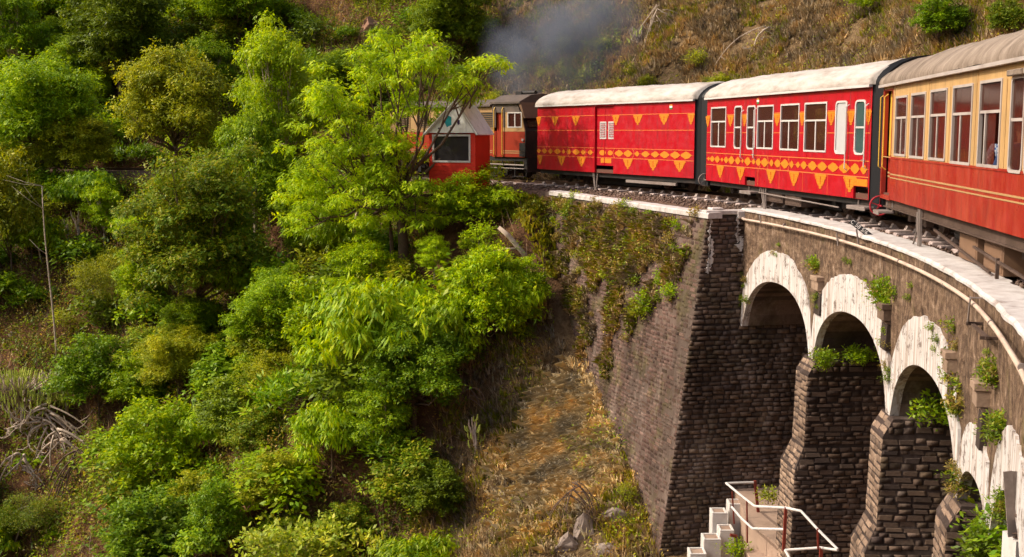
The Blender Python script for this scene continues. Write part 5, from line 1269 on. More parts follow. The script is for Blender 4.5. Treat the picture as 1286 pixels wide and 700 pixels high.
PLANTS = [
    ('lime', 'young_tree', -2.45, 37.3, .3, 1.0, 'leaf_lime', 'small lime sapling beside the left front corner of the red hut', 'tree'),
    ('bush', 'leafy_bush', -1.2, 37.2, .3, .9, 'leaf_lime_green', 'small bush at the foot of the red hut', 'bush'),
    ('big', 'lime_green_tree', -3.56, 39.15, 1.08, 0.94, 'leaf_lime', 'tall airy lime green tree with bare forked trunk left of the hut', 'tree'),
    ('lime', 'young_tree', -9.20, 47.30, 0.93, 1.48, 'leaf_lime', 'tall yellow green tree with rounded top beyond the big lime tree', 'tree'),
    ('round', 'round_tree', -14.44, 51.45, 0.92, 1.32, 'leaf_olive', 'broad round olive green tree crown in the upper left', 'tree'),
    ('dense', 'hillside_tree', -20.17, 62.10, 0.97, 1.13, 'leaf_deep', 'tall dark green tree cut off by the top edge at the upper left', 'tree'),
    ('round', 'hillside_tree', -20.99, 53.55, 1.05, 1.15, 'leaf_mid', 'wide mid green tree at the upper left edge below the bare slope', 'tree'),
    ('dense', 'dense_tree', -11.19, 42.25, 0.82, 1.18, 'leaf_mixed', 'largest dark leafy tree standing left of the big lime tree', 'tree'),
    ('lime', 'hillside_tree', -9.84, 45.60, 0.73, 1.52, 'leaf_mid', 'mid green tree between the dark leafy tree and the big lime tree', 'tree'),
    ('fine', 'yellow_shrub', -15.95, 46.15, 0.98, 1.31, 'leaf_olive', 'yellow green fine leaved shrub beside the slender bare trunk', 'shrub'),
    ('bush', 'hillside_tree', -20.87, 49.40, 0.82, 2.04, 'leaf_olive', 'loose yellow green tree at the left edge above the red earth', 'tree'),
    ('weep', 'feathery_shrub', -18.17, 51.10, 0.90, 1.05, 'leaf_vivid', 'vivid green feathery shrub left of the dark leafy tree', 'shrub'),
    ('weep', 'drooping_tree', -3.82, 34.00, 1.11, 1.24, 'leaf_lime_green', 'lime green drooping tree directly below the big lime tree', 'tree'),
    ('weep', 'drooping_tree', -5.08, 32.85, 0.69, 1.20, 'leaf_lime_green', 'drooping green branches hanging over the dark hollow at bottom centre', 'shrub'),
    ('round', 'hillside_tree', -2.79, 33.20, 0.59, 1.17, 'leaf_vivid', 'fresh green leafy tree left of the dry golden slope', 'tree'),
    ('bush', 'leafy_bush', -0.72, 34.20, 0.72, 1.49, 'leaf_lime_green', 'bright green bush below the big lime tree next to the rocky wall', 'bush'),
    ('lime', 'young_tree', -7.46, 42.95, 0.53, 0.94, 'leaf_lime_green', 'lime green sapling in front of the pale bare trunk', 'tree'),
    ('bush', 'bright_bush', -11.22, 37.15, 0.98, 1.18, 'leaf_lime_green', 'bright green rounded bush near the bottom left', 'bush'),
    ('bush', 'leafy_bush', -10.42, 33.10, 0.93, 0.98, 'leaf_vivid', 'mid green bush at the bottom edge under the bright rounded bush', 'bush'),
    ('broad', 'broad_leaf_bush', -5.67, 31.00, 1.11, 1.06, 'leaf_pale', 'pale green broad leaved bush at the bottom edge of the picture', 'bush'),
    ('bush', 'leafy_bush', -14.97, 42.30, 0.86, 1.22, 'leaf_vivid', 'deep green bush beside the candelabra euphorbia', 'bush'),
    ('dense', 'hillside_tree', -2.91, 56.65, 0.74, 0.97, 'leaf_deep', 'dark green tree at the top behind the smoke', 'tree'),
    ('bush', 'leafy_bush', 12.13, 34.50, 0.47, 1.07, 'leaf_vivid', 'green bush on the slope above the cream coach', 'bush'),
    ('bush', 'leafy_bush', 13.13, 32.30, 0.33, 1.03, 'leaf_deep', 'dark green bush at the top right corner above the cream coach', 'bush'),
    ('broad', 'thin_bush', 12.09, 41.10, 0.39, 1.10, 'leaf_lime_green', 'thin yellow green bush at the top edge above the red coaches', 'bush'),
    ('bush', 'leafy_bush', -2.11, 31.10, 0.52, 1.08, 'leaf_deep', 'dark round bush left of the bare rock slope', 'bush'),
    ('bush', 'leafy_bush', -8.66, 36.85, 0.78, 0.94, 'leaf_deep', 'dark bush in the shade at lower centre left', 'bush'),
    ('fine', 'yellow_shrub', -7.48, 36.75, 0.82, 1.08, 'leaf_olive', 'olive fine leaved shrub between the two dark bushes', 'shrub'),
    ('bush', 'leafy_bush', -13.10, 41.45, 0.66, 0.90, 'leaf_mid', 'green bush right of the candelabra euphorbia', 'bush'),
    ('fine', 'low_shrub', -16.43, 39.35, 0.76, 1.18, 'leaf_mixed', 'low brownish green shrub at the bottom left corner', 'shrub'),
    ('round', 'hillside_tree', -14.53, 64.45, 1.00, 0.89, 'leaf_mid', 'pale green tree at the top edge left of the brown slope', 'tree'),
    ('lime', 'hillside_tree', -26.50, 64.40, 1.03, 1.08, 'leaf_mid', 'green tree in the top left corner of the picture', 'tree'),
    ('weep', 'drooping_tree', -6.26, 41.70, 0.88, 1.14, 'leaf_lime', 'yellow green spray of leaves around the pale bare trunk', 'shrub'),
    ('bush', 'leafy_bush', 0.28, 34.75, 0.46, 1.25, 'leaf_lime_green', 'fresh bush against the overgrown end of the retaining wall', 'bush'),
    ('bush', 'leafy_bush', -1.36, 38.30, 0.74, 0.97, 'leaf_lime', 'yellow green bush below the red hut', 'bush'),
    ('bush', 'leafy_bush', -6.25, 43.75, 0.92, 1.04, 'leaf_lime_green', "leafy green bush left of the big lime tree's trunk", 'bush'),
    ('lime', 'hillside_tree', -15.47, 60.15, 0.87, 0.95, 'leaf_mid', 'slim green tree behind the round olive tree', 'tree'),
    ('bush', 'leafy_bush', -8.26, 31.95, 0.45, 1.56, 'leaf_vivid', 'vivid leafy shoots between the two bottom bushes', 'bush'),
    ('round', 'hillside_tree', -8.42, 56.95, 0.82, 0.92, 'leaf_mid', 'green tree far behind the top of the big lime tree', 'tree'),
    ('bush', 'leafy_bush', -1.92, 34.05, 0.54, 1.11, 'leaf_mid', 'small green bush above the dry golden grass', 'bush'),
    ('lime', 'slender_tree', -1.01, 34.70, 0.55, 0.94, 'leaf_lime_green', 'light green slender tree filling the slope below the red hut', 'tree'),
    ('weep', 'drooping_tree', -2.29, 34.35, 0.78, 1.21, 'leaf_lime', 'bright lime drooping tree right of the lime green drooping tree', 'tree'),
    ('lime', 'hillside_tree', -4.63, 37.35, 0.60, 0.94, 'leaf_lime_green', 'light green tree just below the trunk of the big lime tree', 'tree'),
    ('bush', 'leafy_bush', -6.12, 37.05, 0.78, 1.25, 'leaf_lime_green', 'light green bush on the slope left below the big lime tree', 'bush'),
    ('weep', 'drooping_tree', -0.07, 34.30, 0.54, 1.52, 'leaf_lime', 'bright drooping bush beside the overgrown wall end', 'bush'),
    ('lime', 'hillside_tree', -3.66, 32.65, 0.52, 1.01, 'leaf_mid', 'mid green tree above the dark round bush', 'tree'),
    ('dense', 'hillside_tree', -7.93, 38.50, 0.48, 1.04, 'leaf_mid', 'mid green tree between the dark leafy tree and the lower lime bushes', 'tree'),
]
for i, (key, name, x, y, s, sz, mat, label, cat) in enumerate(PLANTS):
    plant(key, name, x, y, s, mat, label, cat, rz=0 if key == 'big' else None, sz=sz, tname='trunk' if cat == 'tree' else 'stem')

def inview(x, y, z, mx=120, my=110):
    zz = z-ZC; d = y*math.cos(PITCH)-zz*math.sin(PITCH); px = 643+FOC*x/np.maximum(d, .1); py = 350-FOC*(zz*math.cos(PITCH)+y*math.sin(PITCH))/np.maximum(d, .1)
    return (d > 5) & (px > -mx) & (px < 1286+mx) & (py > -my) & (py < 700+my), px, py
def scatter(n, seed=0, ymax=88):
    """random points on the slopes in and around the view"""
    r_ = np.random.default_rng(seed); x = r_.uniform(-40, 30, n*4); y = r_.uniform(18, ymax, n*4); z = ground(x, y)
    ok, px, py = inview(x, y, z); r, ph = polar(x, y)
    hill = ((r < 33.2) & (ph > 11)) | ((r > 39.6)) | ((r < 34.3) & (ph > 29))
    hill &= ~((r > 34.2) & (r < 39.4))
    ok &= hill & ~((x > -2.9) & (x < .2) & (y > 37.4) & (y < 41))
    i = np.where(ok)[0][:n]; return x[i], y[i], z[i], r[i], ph[i]
# further trees that merge into the canopy of the left slope
def canopy_ok(px, py, top, w):
    """keep the train, the hut, the retaining wall and the bare slopes of the photograph clear"""
    x0, x1 = px-w/2, px+w/2
    if x1 > 545 and top < 250 and x0 < 720: return False
    if x1 > 640: return False
    if top < 70 and x1 > 350 and x0 < 560: return False
    if x1 > 440 and x0 < 640 and top < 240: return False
    if 185 < px < 260 and top < 60: return False
    if px < 150 and 380 < py < 680: return False
    return True
TK = [('round', 'leaf_mid', 'mid green spreading tree in the canopy of the left slope', 5.6, 5.2), ('dense', 'leaf_mid', 'tall mid green tree in the canopy of the left slope', 6.4, 7.3), ('lime', 'leaf_lime_green', 'light green slim tree in the canopy of the left slope', 4.6, 5.9),
      ('round', 'leaf_olive', 'olive green tree in the canopy of the left slope', 5.6, 5.2), ('bush', 'leaf_vivid', 'fresh green rounded bush in the canopy of the left slope', 3.8, 3.1), ('bush', 'leaf_lime_green', 'light green rounded bush in the canopy of the left slope', 3.8, 3.1),
      ('bush', 'leaf_mixed', 'dull green rounded bush in the canopy of the left slope', 3.8, 3.1), ('weep', 'leaf_lime_green', 'light green drooping bush in the canopy of the left slope', 3.8, 2.7), ('bush', 'leaf_olive', 'olive green rounded bush in the canopy of the left slope', 3.8, 3.1), ('weep', 'leaf_lime', 'bright lime drooping bush in the canopy of the left slope', 3.8, 2.7), ('lime', 'leaf_lime_green', 'low light green sapling in the canopy of the left slope', 4.6, 5.9)]
x, y, z, r, ph = scatter(1500, 77); got = []
for i in range(len(x)):
    if len(got) > 104: break
    if ph[i] < 18 or dryness(x[i:i+1], y[i:i+1])[0] > .45: continue
    k = R.randrange(len(TK)) if y[i] > 40 else R.randrange(4, len(TK)); key, mt, lab, w0, h0 = TK[k]; s = R.uniform(.42, .72) if k < 4 else R.uniform(.5, .85)
    px, py, d = proj((x[i], y[i], z[i])); w_ = w0*s*FOC/d; top = py-h0*s*FOC/d
    if not canopy_ok(px, py, top, w_): continue
    if any((x[i]-a)**2+(y[i]-b)**2 < (1.25*(s+c))**2 for a, b, c in got): continue
    got.append((x[i], y[i], s)); plant(key, 'canopy_tree' if k < 4 else 'canopy_bush', x[i], y[i], s, mt, lab, 'tree' if k < 4 else 'bush', (lab[:lab.index(' in the')]+'s of the left slope').replace('bushs', 'bushes'), tname='trunk' if k < 4 else 'stem', dz=-.25)
# individually planted undergrowth shrubs
x, y, z, r, ph = scatter(4000, 5)
kinds = [('shrub_a', 'leaf_deep', 'dark green leafy shrub in the undergrowth of the left slope'), ('shrub_b', 'leaf_olive', 'small leaved olive shrub in the undergrowth of the left slope'),
         ('shrub_c', 'leaf_vivid', 'spiky fresh green shrub in the undergrowth of the left slope'), ('shrub_d', 'leaf_mid', 'mid green broad leaved shrub in the undergrowth of the left slope'),
         ('shrub_d', 'leaf_lime_green', 'light green broad leaved shrub in the undergrowth of the left slope'), ('shrub_a', 'leaf_mixed', 'mixed brown and green shrub in the undergrowth of the left slope'),
         ('shrub_b', 'leaf_lime', 'yellow green small leaved shrub in the undergrowth of the left slope'), ('shrub_a', 'leaf_vivid', 'fresh green leafy shrub in the undergrowth of the left slope')]
kd = [('shrub_b', 'leaf_olive', 'small olive shrub on the dry grassy slope'), ('shrub_b', 'leaf_mixed', 'low dull green shrub on the dry grassy slope'), ('shrub_a', 'leaf_olive', 'low yellow green shrub on the dry grassy slope')]
dry = dryness(x, y); placed = []; cnt = {}
for i in range(len(x)):
    if len(placed) >= 292: break
    d_ = dry[i] > .45
    if d_ and R.random() < .75: continue
    if ph[i] < 26 and r[i] < 34.5 and R.random() < .6: continue
    q_ = proj((x[i], y[i], z[i]))
    if q_[0] < 150 and 430 < q_[1] < 690: continue
    if q_[0] > 590 and q_[1] < 140: d_ = True; s = R.uniform(.3, .6)
    s = R.uniform(1.0, 2.0) if not d_ else R.uniform(.35, .9)
    if any((x[i]-a)**2+(y[i]-b)**2 < (.5*(s+c))**2*.6 for a, b, c in placed): continue
    kk = R.choice(kd) if d_ else kinds[R.randrange(8)]
    if cnt.get(kk, 0) > 280: continue
    placed.append((x[i], y[i], s)); cnt[kk] = cnt.get(kk, 0)+1
    plant(kk[0], 'shrub', x[i], y[i], s, kk[1], kk[2], 'shrub', 'shrubs: '+kk[2][:kk[2].index(' shrub')], tname='stem', dz=-.05)
# ferns
x, y, z, r, ph = scatter(500, 9); c = 0
for i in range(len(x)):
    if dryness(x[i:i+1], y[i:i+1])[0] > .5 or c > 55 or r[i] > 36: continue
    c += 1; o = empty('fern', (x[i], y[i], z[i]-.03)); tag(link('fronds', FR[c % 3], o), kind='stuff'); o.rotation_euler = (0, 0, R.uniform(0, 6)); sc_ = R.uniform(.6, 1.3); o.scale = (sc_,)*3
    tag(o, 'bright green arching fern on the shaded left slope', 'fern', 'ferns on the left slope')
# weeds rooted in the walls
def wallweed(p, s, mat, label, group): return plant('weed', 'wall_weed', p[0], p[1], s, mat, label, 'weed', group, z=p[2], tname='stem')
rr = random.Random(12); c = 0
while c < 110:
    a = rr.uniform(.3, WL-.2); h = abs(rr.gauss(0, 1.6))+.15
    if h > 2.0+(a/WL)*5: continue
    p = K+uw*a+dw*h+NW*.03
    if p.z < gz(p.x, p.y): continue
    wallweed(p, rr.uniform(.5, 1.1)*(1 if rr.random() < .85 else 1.5), rr.choice(['leaf_olive', 'leaf_scrub', 'leaf_lime_green', 'leaf_scrub', 'leaf_mixed']), 'yellowish weed tuft rooted in the joints of the retaining wall', 'weeds on the retaining wall'); c += 1
for (ph, z_, s, n_) in ((4.05, -.85, 1.2, 4), (4.0, -1.5, .8, 3), (3.2, -2.55, 1.5, 4), (-2.3, -.82, 1.6, 6), (-3.0, -.75, 1.1, 3), (-2.7, -1.4, .9, 4), (-3.1, -2.0, .8, 4), (-7.6, -.9, .8, 3), (-9.0, -1.2, 1.0, 4), (-9.3, -.8, .9, 3), (-9.9, -1.45, 1.3, 5), (11.2, -1.6, .8, 3), (11.2, -2.1, 1.0, 4), (-13.6, -.75, 1.0, 4), (-14.5, -1.2, 1.1, 4), (1.2, -.6, .5, 2), (8.2, -.68, .6, 3), (-5.0, -.45, .6, 2), (-12.8, -.65, .6, 2), (-10.5, -2.4, 1.2, 4), (-13.9, -2.6, 1.8, 5), (-15.2, -1.8, 1.0, 4)):
    for k in range(n_):
        p = pt(RS-.03, ph+rr.uniform(-.35, .35), z_+rr.uniform(-.2, .12)); wallweed(p, s*rr.uniform(.4, .75), rr.choice(['leaf_mixed', 'leaf_mid', 'leaf_scrub', 'leaf_deep']), 'green weed tuft growing out of the viaduct spandrel', 'weeds on the viaduct')
for (ph, r0, s, n_, mt) in ((-3.9, 35.3, 2.0, 8, 'leaf_mid'), (3.6, 35.25, 1.1, 6, 'leaf_mid'), (-10.95, 35.2, 2.2, 5, 'leaf_deep'), (-14.3, 35.1, 2.2, 5, 'leaf_vivid')):
    for k in range(n_):
        p = pt(r0+rr.uniform(0, 1.6), ph-rr.uniform(-.1, .25), -2.6); wallweed(p, s*rr.uniform(.6, 1.1), mt, 'leafy plant sprouting on top of a viaduct pier under the arch', 'plants on the pier tops')
wallweed(at(922, 700, 24.4), 1.3, 'leaf_lime_green', 'leafy weed growing beside the white steps', 'plants at the steps'); wallweed(at(1000, 632, 24.6)+Vector((-.6, 0, 0)), 1.2, 'leaf_olive', 'low grass tuft on the concrete platform', 'plants at the steps')

# ------------------------------------------------------------------ ground cover that nobody could count
def cover(name, n, seed, mat, keep, k=5, ln=.13, wd=.06, zoff=(0, .3), droop=.1, jit=.5):
    x, y, z, r, ph = scatter(n, seed); m_ = keep(x, y, r, ph); x, y, z = x[m_], y[m_], z[m_]
    C_ = np.stack([x, y, z+rng.uniform(*zoff, len(x))], -1); Nn = rng.normal(0, .6, C_.shape)+np.array([0, 0, .4])
    V = leaves(C_, Nn, k, ln, wd, droop, .1, jit); tag(link(name, mesh_np(name, V, quads(V), [mat])), kind='stuff')
green = lambda x, y, r, ph: (dryness(x, y) < .45+.2*vnoise(x, y, 3)) & (fbm(x/2.2, y/2.2, 3, 61) > -.3) & (rng.random(len(x)) < 1)
cover('leafy_ground_cover', 52000, 21, M['leaf_mixed'], green, 5, .14, .065, (0, .45))
cover('dark_ground_cover', 26000, 22, M['leaf_deep'], lambda x, y, r, ph: green(x, y, r, ph) & (fbm(x/3, y/3, 3, 71) > 0), 5, .16, .075, (0, .5))
cover('fresh_ground_cover', 26000, 23, M['leaf_lime_green'], lambda x, y, r, ph: green(x, y, r, ph) & (fbm(x/2.5, y/2.5, 3, 81) > .12), 5, .13, .06, (.05, .5))
def grass(name, P, mat, hgt, nb, wd=.016, lean=.5, simple=False):
    n = len(P); c = np.repeat(P, nb, 0)+rng.normal(0, .05, (n*nb, 3))*np.array([1, 1, 0]); N_ = n*nb
    az = rng.uniform(0, 2*PI, N_); l = (hgt*rng.uniform(.5, 1.2, N_)); ln_ = lean*rng.uniform(.3, 1.5, N_)
    d = np.stack([np.cos(az), np.sin(az), np.zeros(N_)], -1); down = np.stack([(CX-c[:, 0]), (CY-c[:, 1]), np.zeros(N_)], -1); down /= np.linalg.norm(down, axis=1)[:, None]
    d = d*.8+down*.3; s = np.stack([-np.sin(az), np.cos(az), np.zeros(N_)], -1)*(wd*rng.uniform(.7, 1.4, N_))[:, None]
    mid = c+np.array([0, 0, 1])*(l*.6)[:, None]+d*(l*ln_*.4)[:, None]; tip = c+np.array([0, 0, 1])*(l*(.95-.35*ln_))[:, None]+d*(l*ln_)[:, None]
    s = s*np.clip(c[:, 1]/26, .9, 2.2)[:, None]
    if simple:
        V = np.stack([c-s*1.2, c+s*1.2, tip], 1).reshape(-1, 3); tag(link(name, mesh_np(name, V, np.arange(3*N_).reshape(N_, 3), [mat])), kind='stuff'); return
    V = np.stack([c-s, c+s, mid+s*.7, tip, mid-s*.7], 1).reshape(-1, 3); F = np.arange(5*N_).reshape(N_, 5)
    tag(link(name, mesh_np(name, V, F, [mat])), kind='stuff')
def gpts(n, seed, keep):
    x, y, z, r, ph = scatter(n, seed); m_ = keep(x, y, r, ph); return np.stack([x[m_], y[m_], z[m_]-.02], -1)
dr = lambda t: (lambda x, y, r, ph: dryness(x, y) > t)
grass('dry_grass', gpts(80000, 31, lambda x, y, r, ph: (dryness(x, y) > .3) & (fbm(x/1.5, y/1.5, 3, 33) > -.45)), M['grass_dry'], .36, 9, .016, .75, True)
cover('low_herbs', 46000, 36, M['leaf_olive'], lambda x, y, r, ph: (dryness(x, y) > .3) & (fbm(x/1.3, y/1.3, 4, 47) > .1), 5, .1, .045, (0, .2))
grass('green_grass', gpts(50000, 32, lambda x, y, r, ph: (dryness(x, y) > .3) & (fbm(x/1.8, y/1.8, 3, 43) > .06)), M['grass_green'], .3, 8, .018, .6, True)
grass('hanging_dry_grass', gpts(16000, 34, lambda x, y, r, ph: (dryness(x, y) < .5) & (fbm(x/2, y/2, 3, 53) > .2)), M['grass_dry'], .3, 6, .013, .9, True)
# thin dead stems tangled through the undergrowth
grass('dead_stems', gpts(9000, 38, lambda x, y, r, ph: dryness(x, y) < .6), M['stem_brown'], 1.1, 2, .007, .5, True)
cover('olive_tangle', 40000, 39, M['leaf_scrub'], lambda x, y, r, ph: (dryness(x, y) < .5) & (fbm(x/1.6, y/1.6, 4, 87) > -.05), 5, .11, .045, (0, 1.0), .1, .7)
cover('foot_scrub', 60000, 45, M['leaf_mixed'], lambda x, y, r, ph: (r > 31.9) & (r < 33.6) & (ph < 30) & (fbm(x/.9, y/.9, 4, 99) > -.1), 5, .1, .045, (0, .6), .1, .7)
cover('bank_scrub', 34000, 44, M['leaf_scrub'], lambda x, y, r, ph: (r > 29) & (r < 35) & (ph < 34) & (np.hypot(x-1.45, y-31.2) > .95+.5*fbm(x, y, 2, 5)) & (fbm(x/1.1, y/1.1, 4, 97) > -.05), 5, .09, .04, (0, .35), .1, .7)
# golden tuft patch by the wall, and tufts on the earth bench beside the track
def patch(cx, cy, rx, ry, n, seed):
    r_ = np.random.default_rng(seed); x = cx+r_.normal(0, rx, n); y = cy+r_.normal(0, ry, n); return np.stack([x, y, ground(x, y)-.02], -1)
grass('golden_grass', np.concatenate([patch(1.6, 31.3, .4, .6, 1500, 1), patch(1.1, 32.2, .3, .4, 320, 2), patch(1.9, 29.8, .4, .5, 420, 3), patch(.9, 31.0, .5, .6, 500, 4), patch(1.3, 30.2, .7, .9, 400, 6)]), M['grass_gold'], .34, 16, .008, .9)
r_ = np.random.default_rng(5); a_ = r_.uniform(26.5, 40, 900); q_ = r_.uniform(33.6, 34.7, 900); bx_ = CX+q_*np.cos(np.radians(a_)); by_ = CY+q_*np.sin(np.radians(a_))
grass('bench_grass', np.stack([bx_, by_, ground(bx_, by_)-.02], -1), M['grass_green'], .22, 8, .016, .6)
# scrub and grass that climb over the upper left of the retaining wall
def wallpts(n, seed, f):
    r_ = np.random.default_rng(seed); a_ = r_.uniform(.3, WL+.6, n); h_ = r_.uniform(.28, 7, n); lim = 1.3+.66*(a_-.9)
    kp = (h_ < lim*(1+.5*fbm(a_*.9, h_*.9, 3, 15))) & (fbm(a_*1.3, h_*1.3, 4, 15) > f+.2*np.clip(1-a_/4.5, 0, 1)+.08*(h_ > .5+.66*(a_-.9))); a_, h_ = a_[kp], h_[kp]
    P = np.array(K)[None]+np.outer(a_, np.array(uw))+np.outer(h_, np.array(dw))+np.array(NW)*.02; return P[P[:, 2] > ground(P[:, 0], P[:, 1])-.1]
grass('wall_grass', wallpts(14000, 1, .0), M['grass_green'], .17, 7, .012, .9); grass('dry_wall_grass', wallpts(17000, 2, -.1), M['grass_dry'], .17, 7, .012, .9)
def wallcover(name, P, mat, ln, wd):
    C_ = P+np.array(NW)*rng.uniform(0, .12, len(P))[:, None]; V = leaves(C_, np.tile(np.array(NW)*.6+np.array([0, 0, .4]), (len(P), 1)), 5, ln, wd, .2, .06, .5); tag(link(name, mesh_np(name, V, quads(V), [mat])), kind='stuff')
wallcover('wall_scrub', wallpts(8000, 3, .12), M['leaf_scrub'], .085, .036); wallcover('dark_wall_scrub', wallpts(6000, 4, .18), M['leaf_mixed'], .1, .045)

# ------------------------------------------------------------------ candelabra euphorbias, bare trunks, fallen branches
def euphorbia(loc, H_, nf, spread, seed, label, roots=True, fr=.028, name='candelabra_euphorbia', group=None):
    rr = random.Random(seed); root = empty(name, loc, 0, label, 'succulent', group); hub = Vector((0, 0, H_*.45))
    st_ = MB(); st_.tube([(0, 0, -.3), (.05, 0, H_*.2), hub], [.09*H_/2, .07*H_/2, .05*H_/2], 8)
    for k in range(nf//3):
        a = rr.uniform(0, 2*PI); e_ = hub+Vector((math.cos(a)*spread*rr.uniform(.3, 1), math.sin(a)*spread*.6*rr.uniform(.3, 1), rr.uniform(-.05, .25)*H_))
        st_.tube([hub-Vector((0, 0, rr.uniform(0, .3)*H_)), hub.lerp(e_, .45)-Vector((0, 0, .12)), e_-Vector((0, 0, .03)), e_+Vector((0, 0, .12))], [.035, .03, .026, .022], 6, caps=False)
    st_.build('stem', M['bark_pale'], root, smooth=True)
    fm = MB()
    for k in range(nf):
        a = rr.uniform(0, 2*PI); q = math.sqrt(rr.random()); b = hub+Vector((math.cos(a)*spread*q, math.sin(a)*spread*.6*q, (.4*(1-q*q)-.16+rr.uniform(-.2, .08))*H_)); h = (.12+.045*H_)*rr.uniform(.5, 1.4)
        fm.tube([b, b+Vector((math.cos(a)*.06, 0, h*.3)), b+Vector((math.cos(a)*.08, 0, h))], [fr*.7, fr, fr*.55], 5)
    tag(fm.build('branches', M['euphorbia_skin'], root, smooth=False), kind='stuff'); return root
def hitp(px, py):
    t_ = np.arange(14, 120, .06); d0 = at(px, py, 1)-Vector((0, 0, ZC)); P = np.stack([d0.x*t_, t_, ZC+d0.z*t_], -1); g = ground(P[:, 0], P[:, 1]); k = int(np.argmax(P[:, 2] < g)); return Vector(P[k])
def pale_limbs(loc, seed, label, n=9, size=1.5, mat='bark_pale', name='fallen_branches', cat='dead branches', droop=1.0, r0=.035):
    """tangle of pale curved limbs hanging down the slope and turning up at the ends"""
    rr = random.Random(seed); root = empty(name, loc, 0, label, cat)
    for k in range(n):
        a = rr.uniform(-1.3, 1.3)+(PI if rr.random() < .5 else 0); x = math.cos(a); L_ = size*rr.uniform(.5, 1); z0 = rr.uniform(-.1, .35)*size; y0 = rr.uniform(-.25, .1)
        p0 = Vector((rr.uniform(-.1, .1)*size, y0, z0)); p1 = p0+Vector((x*L_*rr.uniform(.35, .8), -.1, -L_*rr.uniform(-.15, .5)*droop)); p2 = p1+Vector((x*L_*rr.uniform(-.1, .5), -.05, -L_*rr.uniform(.3, .75)*droop)); p3 = p2+Vector((-x*L_*rr.uniform(-.15, .35), -.02, L_*rr.uniform(-.25, .3)))
        pts = []
        for i in range(13):
            t = i/12; pts.append(p0*(1-t)**3+p1*3*t*(1-t)**2+p2*3*t*t*(1-t)+p3*t**3)
        m = MB(); w_ = r0*rr.uniform(.6, 1.2); m.tube(pts, [w_*(1-.6*i/12) for i in range(13)], 6)
        for _ in range(3):
            i = rr.randrange(3, 12); q = pts[i]; d_ = Vector((rr.uniform(-1, 1), -.2, rr.uniform(-.5, .9)))*L_*.3; m.tube([q, q+d_*.5+Vector((0, 0, -.05)), q+d_+Vector((0, 0, .06))], [w_*.5, w_*.4, w_*.2], 5)
        m.build('branch', M[mat], root, smooth=True)
    return root
p = hitp(40, 520); euphorbia(p+Vector((0, -.9, -.1)), 2.5, 620, 1.7, 3, 'large candelabra euphorbia of upright green fingers on the left edge slope')
p = hitp(92, 505); euphorbia(p+Vector((0, -.7, 0)), 1.7, 170, .9, 4, 'smaller candelabra euphorbia right of the large one by the slender trunk')
for px_, py_, H_, sp, sd_, lb in ((98, 300, 1.6, .35, 5, 'thin euphorbia clump on the slope left of the feathery shrub'), (85, 305, 1.4, .3, 6, 'short euphorbia fingers left of the thin clump'), (165, 300, 1.5, .4, 7, 'euphorbia fingers between feathery shrub and dark leafy tree'),
                                  (596, 570, 1.3, .25, 8, 'small dried euphorbia above the bare rock slope'), (800, 60, 1.1, .35, 9, 'small euphorbia clump on the dry slope above the luggage coach'), (737, 110, 1.2, .14, 10, 'single euphorbia stub just above the luggage coach roof'), (505, 600, .8, .2, 14, 'tiny euphorbia among the dark bushes at bottom centre')):
    euphorbia(hitp(px_, py_), H_, 20, sp, sd_, lb)
pale_limbs(hitp(70, 545)+Vector((0, -.6, .6)), 11, 'tangle of pale bare curved limbs below the large euphorbia', 22, 2.1, r0=.055)
pale_limbs(hitp(15, 520)+Vector((0, -.6, .6)), 12, 'pale twisted limbs at the left edge below the euphorbia', 14, 1.9, r0=.055)
pale_limbs(hitp(105, 590)+Vector((0, -.5, .4)), 13, 'brown hanging roots right of the pale limbs', 14, 1.7, 'bark_brown', 'hanging_roots', 'roots', 1.6, .035)
pale_limbs(hitp(85, 560)+Vector((0, -.7, .3)), 31, 'pale antler shaped limbs hanging in the middle of the earth hollow', 10, 1.6, r0=.045)
pale_limbs(hitp(40, 590)+Vector((0, -.6, .3)), 32, 'pale forked limbs low under the large euphorbia', 9, 1.5, r0=.045)
pale_limbs(hitp(45, 650)+Vector((0, -.4, .2)), 14, 'short pale limbs near the bottom left corner', 6, 1.0, r0=.035)
pale_limbs(hitp(825, 35)+Vector((0, -.4, .4)), 15, 'pale bare twigs hanging on the dry slope above the coaches', 10, 1.5, 'bark_pale', 'bare_twigs', 'twigs', 1.3, .018)
pale_limbs(hitp(960, 50)+Vector((0, -.3, .2)), 16, 'dead grey branches lying on the slope above the red coach', 5, 2.2, 'bark_pale', 'bare_twigs', 'twigs', .8, .03)
pale_limbs(hitp(720, 640)+Vector((0, -.3, .5)), 17, 'dry roots hanging over the grey rocks at the bottom', 14, 1.1, 'bark_brown', 'hanging_roots', 'roots', 1.5, .016)
pale_limbs(hitp(360, 370)+Vector((0, -.4, .8)), 18, 'thin pale forked branch left of the pale trunk', 5, 1.9, r0=.026, name='bare_branches')
lg = empty('dead_log', hitp(655, 318)+Vector((0, -.15, .05)), 0, 'pale dead log leaning on the bank beside the retaining wall', 'log'); m = MB(); m.tube([(-.7, 0, .75), (-.4, -.03, .5), (0, 0, .02), (.3, .05, -.4)], [.06, .075, .08, .07], 8); m.build('trunk', M['bark_pale'], lg, smooth=True); m = MB(); m.tube([(-.1, 0, .1), (-.5, -.05, .1), (-.85, 0, .02)], [.04, .03, .015], 6); m.build('branch', M['bark_pale'], lg, smooth=True)
pale_limbs(hitp(250, 470)+Vector((0, -.3, .5)), 20, 'brown bare twigs in the shade under the largest dark tree', 9, 1.5, 'bark_brown', 'bare_twigs', 'twigs', 1, .02)
pale_limbs(hitp(590, 520)+Vector((0, -.3, .5)), 22, 'dry brown twigs beside the dark hollow at bottom centre', 8, 1.1, 'bark_brown', 'bare_twigs', 'twigs', 1.4, .018)
